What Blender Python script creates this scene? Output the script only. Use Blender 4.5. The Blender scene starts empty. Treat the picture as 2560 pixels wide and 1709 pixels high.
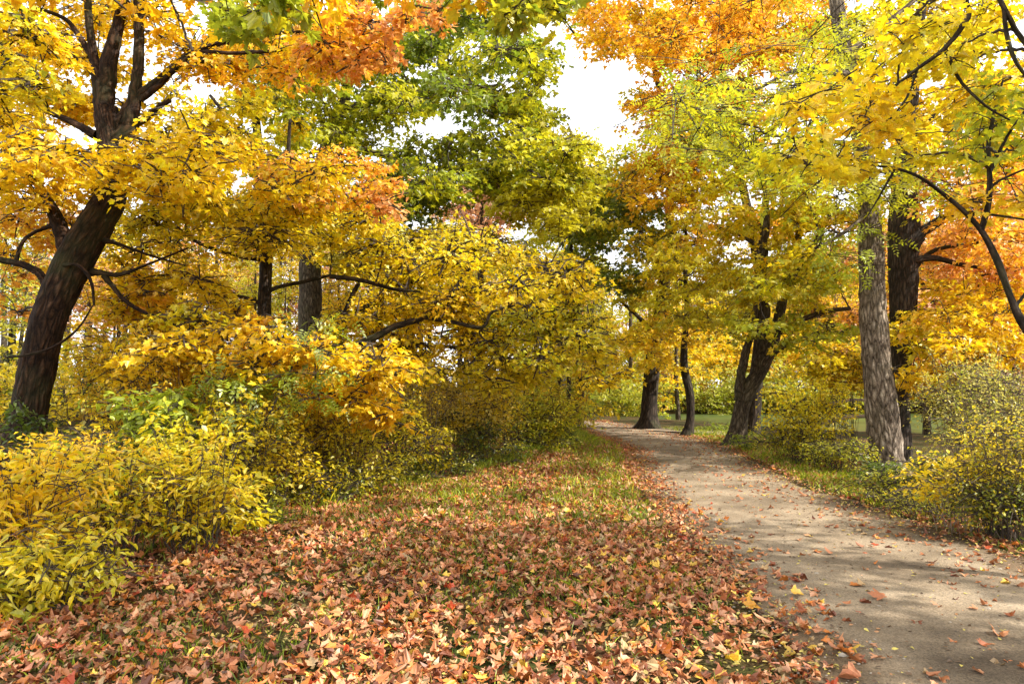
import bpy, math
import numpy as np
from mathutils import Vector
R = math.radians
rng = np.random.default_rng(11)
scene = bpy.context.scene
COL = scene.collection

# ------------------------------------------------------------------ camera, sky, sun, exposure
W, H, LENS = 1024, 683, 24.0
FP = LENS / 36.0 * W
HORIZON = 386.0
PITCH = math.atan((HORIZON - H / 2) / FP)
EYE = 1.6
cam_d = bpy.data.cameras.new('camera'); cam_d.lens = LENS; cam_d.sensor_width = 36
cam_d.clip_start = 0.05; cam_d.clip_end = 2000
cam = bpy.data.objects.new('camera', cam_d); COL.objects.link(cam)
cam.location = (0, 0, EYE); cam.rotation_euler = (R(90) + PITCH, 0, 0)
scene.camera = cam

SUN_EL = 42.0
SUN_AZ = (0.93, -0.36)                         # horizontal direction towards the sun
az = math.atan2(SUN_AZ[0], SUN_AZ[1])          # from +Y, clockwise
world = bpy.data.worlds.new('World'); scene.world = world; world.use_nodes = True
nt = world.node_tree; nt.nodes.clear()
sky = nt.nodes.new('ShaderNodeTexSky'); sky.sky_type = 'NISHITA'; sky.sun_disc = False
sky.sun_elevation = R(SUN_EL); sky.sun_rotation = az; sky.air_density = 1.0; sky.dust_density = 2.0
tc = nt.nodes.new('ShaderNodeTexCoord')
cn = nt.nodes.new('ShaderNodeTexNoise'); cn.inputs['Scale'].default_value = 2.2; cn.inputs['Detail'].default_value = 5
nt.links.new(tc.outputs['Generated'], cn.inputs['Vector'])
cr = nt.nodes.new('ShaderNodeMapRange'); cr.inputs[1].default_value = 0.25; cr.inputs[2].default_value = 0.6
cr.inputs[3].default_value = 0.86; cr.inputs[4].default_value = 0.99
nt.links.new(cn.outputs['Fac'], cr.inputs[0])
mx = nt.nodes.new('ShaderNodeMix'); mx.data_type = 'RGBA'
nt.links.new(cr.outputs[0], mx.inputs[0]); nt.links.new(sky.outputs[0], mx.inputs[6])
mx.inputs[7].default_value = (10.6, 10.9, 11.4, 1)      # bright thin cloud
bg = nt.nodes.new('ShaderNodeBackground'); bg.inputs[1].default_value = 0.11
out = nt.nodes.new('ShaderNodeOutputWorld')
nt.links.new(mx.outputs[2], bg.inputs[0]); nt.links.new(bg.outputs[0], out.inputs[0])

sd = bpy.data.lights.new('sun', 'SUN'); sd.energy = 5.0; sd.angle = R(0.6); sd.color = (1.0, 0.94, 0.84)
sun = bpy.data.objects.new('sun', sd); COL.objects.link(sun)
sv = Vector((SUN_AZ[0] * math.cos(R(SUN_EL)), SUN_AZ[1] * math.cos(R(SUN_EL)), math.sin(R(SUN_EL))))
sun.rotation_euler = sv.to_track_quat('Z', 'Y').to_euler(); sun.location = (20, -8, 25)

vs = scene.view_settings
scene.display_settings.display_device = 'sRGB'
vs.view_transform = 'Standard'; vs.look = 'None'; vs.gamma = 1; vs.use_curve_mapping = False
vs.exposure = 0.97
cy = scene.cycles
cy.max_bounces = 7; cy.diffuse_bounces = 4; cy.glossy_bounces = 2; cy.transmission_bounces = 5
cy.sample_clamp_indirect = 6; cy.caustics_reflective = False; cy.caustics_refractive = False

# ------------------------------------------------------------------ geometry helpers
def P(px, py, d):
    """world point seen at a pixel of the 1024x683 picture, d metres down the path"""
    u, v = (px - W / 2) / FP, (H / 2 - py) / FP
    y, z = math.cos(PITCH) - v * math.sin(PITCH), math.sin(PITCH) + v * math.cos(PITCH)
    k = d / y
    return np.array((u * k, d, EYE + z * k))

def proj(p):
    p = np.asarray(p, float); x, y, z = p[..., 0], p[..., 1], p[..., 2] - EYE
    c, s = math.cos(PITCH), math.sin(PITCH)
    dz = np.maximum(y * c + z * s, 1e-3)
    return W / 2 + FP * x / dz, H / 2 - FP * (z * c - y * s) / dz, y * c + z * s

def sstep(a, b, x):
    t = np.clip((x - a) / (b - a), 0, 1); return t * t * (3 - 2 * t)

def vnoise(x, y, seed=0, px=0):
    """value noise; px: period of x"""
    x = np.asarray(x, float); y = np.asarray(y, float)
    xi, yi = np.floor(x).astype(np.int64), np.floor(y).astype(np.int64)
    fx, fy = x - xi, y - yi
    fx, fy = fx * fx * (3 - 2 * fx), fy * fy * (3 - 2 * fy)
    def h(a, b):
        if px: a = np.mod(a, px)
        n = (a * 374761393 + b * 668265263 + seed * 2147483647) & 0x7fffffff
        n = ((n ^ (n >> 13)) * 1274126177) & 0x7fffffff
        return ((n ^ (n >> 16)) & 0xffff) / 65535.0
    return (h(xi, yi) * (1 - fx) + h(xi + 1, yi) * fx) * (1 - fy) + (h(xi, yi + 1) * (1 - fx) + h(xi + 1, yi + 1) * fx) * fy

def unit(v):
    return v / np.maximum(np.linalg.norm(v, axis=-1, keepdims=True), 1e-9)

def crom(pts, n):
    """Catmull-Rom through the rows of pts, n steps a span"""
    p = np.asarray(pts, float)
    q = np.vstack([2 * p[0] - p[1], p, 2 * p[-1] - p[-2]])
    o = []
    for i in range(1, len(q) - 2):
        for t in np.linspace(0, 1, n, endpoint=False):
            a, b, c, d = q[i - 1], q[i], q[i + 1], q[i + 2]
            o.append(.5 * (2 * b + (c - a) * t + (2 * a - 5 * b + 4 * c - d) * t * t + (3 * b - a - 3 * c + d) * t ** 3))
    o.append(p[-1]); return np.array(o)

class MB:
    """collects faces with per-vertex tint and uv, links them as one mesh"""
    def __init__(s): s.v, s.fl, s.fs, s.c, s.uv, s.m, s.n = [], [], [], [], [], [], 0
    def add(s, v, loops, sizes, c=None, uv=None, mi=0):
        v = np.asarray(v, np.float32).reshape(-1, 3); k = len(v)
        s.v.append(v); s.fl.append(np.asarray(loops, np.int32).ravel() + s.n)
        sizes = np.asarray(sizes, np.int32); s.fs.append(sizes); s.m.append(np.full(len(sizes), mi, np.int32))
        s.c.append(np.broadcast_to(np.asarray((1, 1, 1) if c is None else c, np.float32), (k, 3)))
        s.uv.append(np.zeros((k, 2), np.float32) if uv is None else np.asarray(uv, np.float32))
        s.n += k
    def build(s, name, mats, parent=None, origin=(0, 0, 0), smooth=False):
        me = bpy.data.meshes.new(name)
        v = np.concatenate(s.v) - np.asarray(origin, np.float32); fl = np.concatenate(s.fl); fs = np.concatenate(s.fs)
        me.vertices.add(len(v)); me.vertices.foreach_set('co', v.ravel())
        me.loops.add(len(fl)); me.loops.foreach_set('vertex_index', fl)
        me.polygons.add(len(fs)); me.polygons.foreach_set('loop_start', np.concatenate([[0], np.cumsum(fs)[:-1]]).astype(np.int32))
        try: me.polygons.foreach_set('loop_total', fs)
        except Exception: pass
        mats = mats if isinstance(mats, (list, tuple)) else [mats]
        for m in mats: me.materials.append(m)
        if len(mats) > 1: me.polygons.foreach_set('material_index', np.concatenate(s.m))
        c = np.concatenate(s.c); a = me.attributes.new('tint', 'FLOAT_COLOR', 'POINT')
        a.data.foreach_set('color', np.hstack([c, np.ones((len(c), 1), np.float32)]).ravel())
        uv = np.concatenate(s.uv)
        if uv.any():
            l = me.uv_layers.new(name='UVMap'); l.data.foreach_set('uv', uv[fl].ravel())
        me.polygons.foreach_set('use_smooth', np.full(len(fs), smooth, bool))
        me.update(calc_edges=True)
        o = bpy.data.objects.new(name, me); COL.objects.link(o)
        if parent is not None: o.parent = parent
        return o

def tube(mb, pts, rad, sides=6, rough=0.0, flare=0.0, seed=0, mi=0, c=None, lump=0.0):
    pts = np.asarray(pts, float); rad = np.asarray(rad, float); n = len(pts)
    t = unit(np.gradient(pts, axis=0))
    u = np.zeros_like(t); ref = np.array((0, 1, 0.)) if abs(t[0][1]) < .9 else np.array((1., 0, 0))
    a = ref - t[0] * (ref @ t[0]); a /= np.linalg.norm(a); u[0] = a
    for i in range(1, n):
        a = u[i - 1] - t[i] * (u[i - 1] @ t[i]); u[i] = a / max(np.linalg.norm(a), 1e-9)
    w = np.cross(t, u)
    L = np.concatenate([[0], np.cumsum(np.linalg.norm(np.diff(pts, axis=0), axis=1))])
    th = np.linspace(0, 2 * math.pi, sides + 1)       # seam vertices doubled so the uv runs round
    rr = np.repeat(rad[:, None], sides + 1, 1)
    uu = th / (2 * math.pi)
    if rough or lump:
        k = max(6, int(2 * math.pi * rad.max() / 0.06))
        g = np.meshgrid(uu, L)
        rr = rr * (1 + rough * (vnoise(g[0] * k, g[1] * 5, seed, k) - .5) * 2 + rough * (vnoise(g[0] * 2 * k, g[1] * 9, seed + 3, 2 * k) - .5)
                   + lump * (vnoise(g[0] * 5, g[1] * 1.6, seed + 7, 5) - .5) * 2)
    if flare:
        g = np.meshgrid(uu, L); f = np.exp(-L / .28)[:, None]
        rr = rr * (1 + flare * f * (.45 + 1.0 * vnoise(g[0] * 7, g[1] * 0, seed + 5, 7)))
    v = pts[:, None] + rr[..., None] * (np.cos(th)[None, :, None] * u[:, None] + np.sin(th)[None, :, None] * w[:, None])
    uv = np.stack(np.broadcast_arrays(uu[None] * 2 * math.pi * max(rad.mean(), .02), L[:, None]), -1).reshape(-1, 2)
    i = np.arange(n - 1)[:, None] * (sides + 1) + np.arange(sides)[None]
    q = np.stack([i, i + 1, i + sides + 2, i + sides + 1], -1).reshape(-1, 4)
    mb.add(v.reshape(-1, 3), q, np.full(len(q), 4), c, uv + 1e-4, mi)

def tubes3(mb, a, b, c, r0, r1, mi=0):
    """many thin three-sided twigs a -> b -> c at once"""
    n = len(a)
    if not n: return
    d = unit(c - a); ref = np.tile(np.array((.31, .2, .93)), (n, 1)); u = unit(np.cross(d, ref)); w = np.cross(d, u)
    th = np.arange(3) * 2.0944
    off = np.cos(th)[None, :, None] * u[:, None] + np.sin(th)[None, :, None] * w[:, None]
    rm = (r0 + r1) * .5
    v = np.concatenate([a[:, None] + off * r0, b[:, None] + off * rm, c[:, None] + off * r1], 1)
    f = []
    for k in (0, 3):
        for j in range(3): f.append((k + j, k + (j + 1) % 3, k + 3 + (j + 1) % 3, k + 3 + j))
    f = np.array(f)[None] + (np.arange(n) * 9)[:, None, None]
    mb.add(v.reshape(-1, 3), f, np.full(n * 6, 4), None, None, mi)

# ------------------------------------------------------------------ leaf shapes (x, y in the blade, y along the midrib)
def two_halves(h):
    """right-half outline (first and last on the midrib) -> blade verts and two faces"""
    h = np.array(h, float); k = len(h)
    v = np.vstack([h, h[1:-1] * (-1, 1)])
    return v, [list(range(k)), [k - 1] + [k + i for i in range(k - 3, -1, -1)] + [0]]
LEAF = {
    'fine': two_halves([(0, 0), (.15, -.1), (.40, -.04), (.31, .13), (.52, .33), (.60, .57), (.42, .53), (.25, .47), (.28, .72), (.12, .8), (0, 1.05)]),
    'maple': two_halves([(0, 0), (.42, -.02), (.33, .17), (.60, .56), (.27, .46), (0, 1.05)]),
    'ovate': two_halves([(0, 0), (.27, .28), (.22, .66), (0, 1.)]),
    'pointed': two_halves([(0, 0), (.17, .2), (.21, .45), (.12, .78), (0, 1.08)]),
    'lance': two_halves([(0, 0), (.13, .35), (0, 1.)]),
    'kite': (np.array([(0, 0), (.38, .45), (0, 1), (-.38, .45)], float), [[0, 1, 2, 3]]),
}
_pv, _pf = [], []
for _i in range(4):
    for _s in (-1, 1):
        b = len(_pv); y0 = .12 + .24 * _i; dx, dy, l = _s * .93, .36, .36 - .03 * _i
        _pv += [(0, y0), (dx * l * .5 + dy * .07, y0 + dy * l * .5 - dx * .07), (dx * l, y0 + dy * l), (dx * l * .5 - dy * .07, y0 + dy * l * .5 + dx * .07)]
        _pf.append([b, b + 1, b + 2, b + 3])
b = len(_pv); _pv += [(0, .9), (.07, 1.05), (0, 1.25), (-.07, 1.05)]; _pf.append([b, b + 1, b + 2, b + 3])
LEAF['pinnate'] = (np.array(_pv, float), _pf)

def leaves(mb, pos, dr, nr, size, colr, tm, fold=.35, curl=.35, mi=0, g=None, jit=.025):
    n = len(pos)
    if not n: return
    g = g if g is not None else rng
    tv, tf = LEAF[tm]
    dr = unit(dr); sd_ = unit(np.cross(dr, nr)); nn = np.cross(sd_, dr)
    f = (fold * g.uniform(.1, 1.3, n))[:, None]; c = (curl * g.normal(.5, .8, n))[:, None]; tw = (curl * g.normal(0, .6, n))[:, None]
    x = tv[None, :, 0] + g.normal(size=(n, len(tv))) * jit; y = tv[None, :, 1] + g.normal(size=(n, len(tv))) * jit
    z = f * np.abs(x) - c * (y - .3) ** 2 + tw * x * (y - .2)
    asp = g.uniform(.82, 1.15, n)[:, None]
    v = pos[:, None] + size[:, None, None] * ((x * asp)[..., None] * sd_[:, None] + np.broadcast_to(y, z.shape)[..., None] * dr[:, None] + z[..., None] * nn[:, None])
    k = len(tv); lo = np.concatenate([np.array(q) for q in tf]); sz = [len(q) for q in tf]
    loops = (np.arange(n) * k)[:, None] + lo[None]
    mb.add(v.reshape(-1, 3), loops, np.tile(sz, n), np.repeat(colr, k, 0), None, mi)

# ------------------------------------------------------------------ colours (linear albedo)
C = dict(Y=(.90, .635, .012), G=(.90, .535, .012), O=(.90, .42, .035), S=(.90, .43, .17), YG=(.65, .59, .016), L=(.40, .46, .025),
         M=(.19, .25, .015), D=(.06, .10, .014), K=(.84, .50, .33), V=(.34, .33, .05), B=(.30, .13, .04), W=(.72, .62, .16), OL=(.60, .52, .022))
C = {k: np.array(v) for k, v in C.items()}

def pick(pal, t):
    """pal 'YGO': a ramp of colour keys, t in 0..1"""
    k = np.array([C[c] for c in (pal.split('-') if '-' in pal else list(pal))])
    if len(k) == 1: return np.repeat(k, len(t), 0)
    t = np.clip(t, 0, .999) * (len(k) - 1); i = t.astype(int); f = (t - i)[:, None]
    return k[i] * (1 - f) + k[i + 1] * f

# ------------------------------------------------------------------ materials
def mat(name):
    m = bpy.data.materials.new(name); m.use_nodes = True; n = m.node_tree; n.nodes.clear()
    return m, n, n.nodes.new, n.links.new

def leaf_mat(name, trans=.54, gloss=.05, rough=.45, mottled=0):
    m, n, N, L = mat(name)
    at = N('ShaderNodeAttribute'); at.attribute_name = 'tint'; c = at.outputs['Color']
    tcn = N('ShaderNodeTexCoord'); no = N('ShaderNodeTexNoise'); no.inputs['Scale'].default_value = 28 if not mottled else 60
    L(tcn.outputs['Object'], no.inputs['Vector'])
    mr = N('ShaderNodeMapRange'); mr.inputs[1].default_value = .3; mr.inputs[2].default_value = .7; mr.inputs[3].default_value = .82; mr.inputs[4].default_value = 1.15
    L(no.outputs['Fac'], mr.inputs[0])
    mu = N('ShaderNodeMix'); mu.data_type = 'RGBA'; mu.blend_type = 'MULTIPLY'; mu.inputs[0].default_value = 1
    L(c, mu.inputs[6]); L(mr.outputs[0], mu.inputs[7]); c = mu.outputs[2]
    d = N('ShaderNodeBsdfDiffuse'); t = N('ShaderNodeBsdfTranslucent'); L(c, d.inputs[0]); L(c, t.inputs[0])
    a = N('ShaderNodeMixShader'); a.inputs[0].default_value = trans; L(d.outputs[0], a.inputs[1]); L(t.outputs[0], a.inputs[2])
    g = N('ShaderNodeBsdfGlossy'); g.inputs['Roughness'].default_value = rough
    b = N('ShaderNodeMixShader'); b.inputs[0].default_value = gloss; L(a.outputs[0], b.inputs[1]); L(g.outputs[0], b.inputs[2])
    o = N('ShaderNodeOutputMaterial'); L(b.outputs[0], o.inputs[0]); return m

def ramp(N, stops):
    r = N('ShaderNodeValToRGB'); e = r.color_ramp.elements
    while len(e) < len(stops): e.new(.5)
    for x, (p, c) in zip(e, stops): x.position = p; x.color = (*c, 1)
    return r

def bark_mat(name, dark, mid, light, su=30., sv=5., bump=.5, tint=(.10, .12, .04), moss=.25):
    m, n, N, L = mat(name)
    uv = N('ShaderNodeUVMap'); uv.uv_map = 'UVMap'
    mp = N('ShaderNodeMapping'); mp.inputs['Scale'].default_value = (su, sv, 1); L(uv.outputs[0], mp.inputs[0])
    wn = N('ShaderNodeTexNoise'); wn.inputs['Scale'].default_value = .8; wn.inputs['Detail'].default_value = 3; L(mp.outputs[0], wn.inputs['Vector'])
    ad = N('ShaderNodeMix'); ad.data_type = 'RGBA'; ad.blend_type = 'LINEAR_LIGHT'; ad.inputs[0].default_value = .55
    L(mp.outputs[0], ad.inputs[6]); L(wn.outputs['Color'], ad.inputs[7])
    vo = N('ShaderNodeTexVoronoi'); vo.feature = 'DISTANCE_TO_EDGE'; vo.inputs['Scale'].default_value = 1; L(ad.outputs[2], vo.inputs['Vector'])
    no = N('ShaderNodeTexNoise'); no.inputs['Scale'].default_value = 2.2; no.inputs['Detail'].default_value = 6; L(mp.outputs[0], no.inputs['Vector'])
    mm = N('ShaderNodeMath'); mm.operation = 'MULTIPLY_ADD'; L(no.outputs['Fac'], mm.inputs[0]); mm.inputs[1].default_value = .45; L(vo.outputs['Distance'], mm.inputs[2])
    rp = ramp(N, [(.18, dark), (.42, mid), (.72, light)]); L(mm.outputs[0], rp.inputs[0])
    tcn = N('ShaderNodeTexCoord'); n3 = N('ShaderNodeTexNoise'); n3.inputs['Scale'].default_value = 38; n3.inputs['Detail'].default_value = 6; n3.inputs['Roughness'].default_value = .7; L(tcn.outputs['Object'], n3.inputs['Vector'])
    r3 = ramp(N, [(.3, (.45, .45, .45)), (.7, (1.5, 1.5, 1.5))]); L(n3.outputs['Fac'], r3.inputs[0]); m3 = N('ShaderNodeMix'); m3.data_type = 'RGBA'; m3.blend_type = 'MULTIPLY'; m3.inputs[0].default_value = 1; L(rp.outputs[0], m3.inputs[6]); L(r3.outputs[0], m3.inputs[7]); rp = m3
    n2 = N('ShaderNodeTexNoise'); n2.inputs['Scale'].default_value = 1.7; n2.inputs['Detail'].default_value = 5; L(tcn.outputs['Object'], n2.inputs['Vector'])
    r2 = N('ShaderNodeMapRange'); r2.inputs[1].default_value = .5; r2.inputs[2].default_value = .75; r2.inputs[4].default_value = moss; L(n2.outputs['Fac'], r2.inputs[0])
    mc = N('ShaderNodeMix'); mc.data_type = 'RGBA'; L(r2.outputs[0], mc.inputs[0]); L(rp.outputs[2], mc.inputs[6]); mc.inputs[7].default_value = (*tint, 1)
    bs = N('ShaderNodeBsdfPrincipled'); bs.inputs['Roughness'].default_value = .9; bs.inputs['Specular IOR Level'].default_value = .2
    L(mc.outputs[2], bs.inputs['Base Color'])
    bp = N('ShaderNodeBump'); bp.inputs['Strength'].default_value = bump; bp.inputs['Distance'].default_value = .045; L(mm.outputs[0], bp.inputs['Height']); L(bp.outputs[0], bs.inputs['Normal'])
    o = N('ShaderNodeOutputMaterial'); L(bs.outputs[0], o.inputs[0]); return m

def plain_mat(name, col, rough=.9):
    m, n, N, L = mat(name); b = N('ShaderNodeBsdfPrincipled'); b.inputs['Base Color'].default_value = (*col, 1); b.inputs['Roughness'].default_value = rough
    tcn = N('ShaderNodeTexCoord'); no = N('ShaderNodeTexNoise'); no.inputs['Scale'].default_value = 9; no.inputs['Detail'].default_value = 5; L(tcn.outputs['Object'], no.inputs['Vector'])
    r = ramp(N, [(.3, tuple(x * .55 for x in col)), (.7, tuple(min(1, x * 1.35) for x in col))]); L(no.outputs['Fac'], r.inputs[0]); L(r.outputs[0], b.inputs['Base Color'])
    o = N('ShaderNodeOutputMaterial'); L(b.outputs[0], o.inputs[0]); return m

M_LEAF = leaf_mat('autumn_leaf')
M_DRY = leaf_mat('dry_leaf', .12, .05, .5, 1)
M_GRASS = leaf_mat('grass_blade', .3, .04)
M_TWIG = plain_mat('twig_bark', (.045, .032, .022))
M_TWIGB = plain_mat('brown_twig', (.09, .065, .04))
M_TWIGP = plain_mat('pale_twig', (.20, .15, .10))
M_MAPLE = bark_mat('maple_bark', (.006, .003, .0015), (.036, .018, .009), (.09, .048, .026), 15, 3.6, 1.0)
M_DARK = bark_mat('dark_bark', (.008, .006, .004), (.04, .028, .02), (.085, .062, .045), 18, 3, .7)
M_ASH = bark_mat('ash_bark', (.03, .02, .014), (.20, .155, .115), (.46, .39, .31), 17, 3.6, 1.0, (.2, .19, .12), .2)
M_GREY = bark_mat('grey_bark', (.018, .013, .008), (.085, .063, .04), (.18, .142, .098), 20, 4, .7)

def ground_mat():
    m, n, N, L = mat('woodland_soil')
    tcn = N('ShaderNodeTexCoord')
    a = N('ShaderNodeTexNoise'); a.inputs['Scale'].default_value = 1.3; a.inputs['Detail'].default_value = 8; L(tcn.outputs['Object'], a.inputs['Vector'])
    b = N('ShaderNodeTexNoise'); b.inputs['Scale'].default_value = 34; b.inputs['Detail'].default_value = 6; L(tcn.outputs['Object'], b.inputs['Vector'])
    r1 = ramp(N, [(.35, (.030, .045, .010)), (.5, (.055, .042, .016)), (.68, (.085, .050, .025))]); L(a.outputs['Fac'], r1.inputs[0])
    r2 = ramp(N, [(.3, (.35, .35, .35)), (.7, (1.7, 1.6, 1.4))]); L(b.outputs['Fac'], r2.inputs[0])
    mu = N('ShaderNodeMix'); mu.data_type = 'RGBA'; mu.blend_type = 'MULTIPLY'; mu.inputs[0].default_value = 1; L(r1.outputs[0], mu.inputs[6]); L(r2.outputs[0], mu.inputs[7])
    bs = N('ShaderNodeBsdfPrincipled'); bs.inputs['Roughness'].default_value = 1; bs.inputs['Specular IOR Level'].default_value = .1; L(mu.outputs[2], bs.inputs['Base Color'])
    bp = N('ShaderNodeBump'); bp.inputs['Strength'].default_value = .8; bp.inputs['Distance'].default_value = .04; L(b.outputs['Fac'], bp.inputs['Height']); L(bp.outputs[0], bs.inputs['Normal'])
    o = N('ShaderNodeOutputMaterial'); L(bs.outputs[0], o.inputs[0]); return m

def path_mat():
    m, n, N, L = mat('fine_gravel')
    tcn = N('ShaderNodeTexCoord')
    a = N('ShaderNodeTexNoise'); a.inputs['Scale'].default_value = .9; a.inputs['Detail'].default_value = 7; a.inputs['Roughness'].default_value = .6; L(tcn.outputs['Object'], a.inputs['Vector'])
    b = N('ShaderNodeTexNoise'); b.inputs['Scale'].default_value = 90; b.inputs['Detail'].default_value = 5; b.inputs['Roughness'].default_value = .7; L(tcn.outputs['Object'], b.inputs['Vector'])
    v = N('ShaderNodeTexVoronoi'); v.inputs['Scale'].default_value = 75; L(tcn.outputs['Object'], v.inputs['Vector'])
    r1 = ramp(N, [(.32, (.10, .076, .052)), (.5, (.225, .177, .122)), (.68, (.345, .28, .20))]); L(a.outputs['Fac'], r1.inputs[0])
    r2 = ramp(N, [(.28, (.35, .33, .3)), (.5, (.95, .94, .92)), (.72, (1.45, 1.42, 1.38))]); L(b.outputs['Fac'], r2.inputs[0])
    mu = N('ShaderNodeMix'); mu.data_type = 'RGBA'; mu.blend_type = 'MULTIPLY'; mu.inputs[0].default_value = 1; L(r1.outputs[0], mu.inputs[6]); L(r2.outputs[0], mu.inputs[7])
    r3 = ramp(N, [(.0, (.7, .7, .7)), (.6, (1.15, 1.12, 1.1))]); L(v.outputs['Color'], r3.inputs[0])
    m2 = N('ShaderNodeMix'); m2.data_type = 'RGBA'; m2.blend_type = 'MULTIPLY'; m2.inputs[0].default_value = .8; L(mu.outputs[2], m2.inputs[6]); L(r3.outputs[0], m2.inputs[7])
    bs = N('ShaderNodeBsdfPrincipled'); bs.inputs['Roughness'].default_value = .95; bs.inputs['Specular IOR Level'].default_value = .2; at = N('ShaderNodeAttribute'); at.attribute_name = 'tint'; m3 = N('ShaderNodeMix'); m3.data_type = 'RGBA'; m3.blend_type = 'MULTIPLY'; m3.inputs[0].default_value = 1; L(m2.outputs[2], m3.inputs[6]); L(at.outputs['Color'], m3.inputs[7]); L(m3.outputs[2], bs.inputs['Base Color'])
    bp = N('ShaderNodeBump'); bp.inputs['Strength'].default_value = .9; bp.inputs['Distance'].default_value = .012; L(b.outputs['Fac'], bp.inputs['Height'])
    b2 = N('ShaderNodeBump'); b2.inputs['Strength'].default_value = .5; b2.inputs['Distance'].default_value = .06; L(a.outputs['Fac'], b2.inputs['Height']); L(bp.outputs[0], b2.inputs['Normal']); L(b2.outputs[0], bs.inputs['Normal'])
    o = N('ShaderNodeOutputMaterial'); L(bs.outputs[0], o.inputs[0]); return m

def water_mat():
    m, n, N, L = mat('pond_water')
    bs = N('ShaderNodeBsdfPrincipled'); bs.inputs['Base Color'].default_value = (.06, .085, .022, 1); bs.inputs['Roughness'].default_value = .28
    bs.inputs['IOR'].default_value = 1.33
    tcn = N('ShaderNodeTexCoord'); mp = N('ShaderNodeMapping'); mp.inputs['Scale'].default_value = (1, 2.2, 1); L(tcn.outputs['Object'], mp.inputs[0])
    no = N('ShaderNodeTexNoise'); no.inputs['Scale'].default_value = 2.2; no.inputs['Detail'].default_value = 4; L(mp.outputs[0], no.inputs['Vector'])
    bp = N('ShaderNodeBump'); bp.inputs['Strength'].default_value = .12; bp.inputs['Distance'].default_value = .05; L(no.outputs['Fac'], bp.inputs['Height']); L(bp.outputs[0], bs.inputs['Normal'])
    o = N('ShaderNodeOutputMaterial'); L(bs.outputs[0], o.inputs[0]); return m

# ------------------------------------------------------------------ scene bookkeeping
def tag(o, label=None, cat=None, group=None, kind=None):
    for k, v in (('label', label), ('category', cat), ('group', group), ('kind', kind)):
        if v: o[k] = v
    return o

def root(name, loc, label, cat, group=None):
    o = bpy.data.objects.new(name, None); COL.objects.link(o); o.location = loc; o.empty_display_size = .3
    return tag(o, label, cat, group)

def copy_tree(src, loc, rz=0., sc=1.):
    r = src.copy(); COL.objects.link(r); r.location = loc; r.rotation_euler = (0, 0, rz); r.scale = (sc,) * 3
    for ch in list(src.children):
        c = ch.copy(); COL.objects.link(c); c.parent = r
        for g in list(ch.children):
            e = g.copy(); COL.objects.link(e); e.parent = c
    return r

# ------------------------------------------------------------------ the lie of the land
PATH = np.array([(3.2, -4, 1.5), (3.05, 0, 1.5), (3.02, 3.7, 1.46), (3.24, 6.3, 1.5), (3.42, 11.6, 1.3), (4.25, 18, 1.35), (4.0, 24, 1.5), (3.35, 29, 1.5), (1.4, 34, 1.4), (-2.5, 38, 1.3), (-9, 41, 1.3), (-18, 42, 1.3)])
PC = crom(PATH, 14)
def pathdist(x, y):
    """metres outside the edge of the path (negative on it)"""
    x = np.asarray(x, float); y = np.asarray(y, float); d = np.full(x.shape, 1e9)
    for cx, cyy, hw in PC: d = np.minimum(d, np.hypot(x - cx, y - cyy) - hw)
    return d
WATER = -.55
def gz(x, y):
    x = np.asarray(x, float); y = np.asarray(y, float)
    d = pathdist(x, y)
    q = ((x - 23) / 17.) ** 2 + ((y - 43) / 12.) ** 2
    h = -1.3 * sstep(1.32, .88, q)
    s = x - np.interp(y, [-5, 6, 12, 20, 30, 36], [5.0, 5.2, 5.3, 6.4, 6.5, 6.5])
    h2 = -.45 * sstep(.6, 4.5, s) * (1 - sstep(30, 36, y))
    far = .6 * sstep(1.5, 4, q) * sstep(40, 70, y)
    left = .35 * sstep(-4, -14, x) * sstep(4, 14, y)
    bump = .09 * (vnoise(x * .5, y * .5, 4) - .5) + .04 * (vnoise(x * 1.7, y * 1.7, 9) - .5)
    return np.minimum(h, h2) + (far + left + bump) * sstep(.35, 1.6, d)

def grid_axis(a, b, c, e, step):
    """fine from b to c, coarser out to a and e"""
    mid = np.arange(b, c, step); lo, hi = [], []; s, x = step, b
    while x > a: s *= 1.22; x -= s; lo.append(x)
    s, x = step, mid[-1]
    while x < e: s *= 1.22; x += s; hi.append(x)
    return np.concatenate([lo[::-1], mid, hi])
gx, gy = grid_axis(-600, -12, 16, 600, .3), grid_axis(-60, -3, 40, 900, .3)
X, Y = np.meshgrid(gx, gy); Z = gz(X, Y)
nx, ny = len(gx), len(gy)
i = (np.arange(ny - 1)[:, None] * nx + np.arange(nx - 1)[None]).ravel()
mb = MB(); mb.add(np.stack([X, Y, Z], -1), np.stack([i, i + 1, i + nx + 1, i + nx], -1), np.full(len(i), 4))
tag(mb.build('ground', ground_mat(), smooth=True), 'leaf strewn brown woodland soil under the trees', kind='structure')

n = len(PC); t = unit(np.gradient(PC[:, :2], axis=0)); nr = np.stack([t[:, 1], -t[:, 0]], 1)
rows = []
LL = np.cumsum(np.concatenate([[0], np.linalg.norm(np.diff(PC[:, :2], axis=0), axis=1)]))
Lf = np.arange(0, LL[-1], .12); PCf = np.stack([np.interp(Lf, LL, PC[:, k]) for k in range(3)], 1); nf = unit(np.stack([np.interp(Lf, LL, nr[:, k]) for k in range(2)], 1))
cols = np.linspace(-1, 1, 29)
for k, c in enumerate(cols):
    hw = PCf[:, 2] * c + (np.sign(c) * ((vnoise(Lf * .6, Lf * 0 + c, 21) - .5) * .3 + (vnoise(Lf * 4, Lf * 0 + c, 22) - .5) * .14) if abs(c) > .99 else 0)
    rows.append(np.stack([PCf[:, 0] + nf[:, 0] * hw, PCf[:, 1] + nf[:, 1] * hw, np.full(len(Lf), .008) + .02 * (1 - c * c)], 1))
rows = np.array(rows); a, b = rows.shape[:2]
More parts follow.
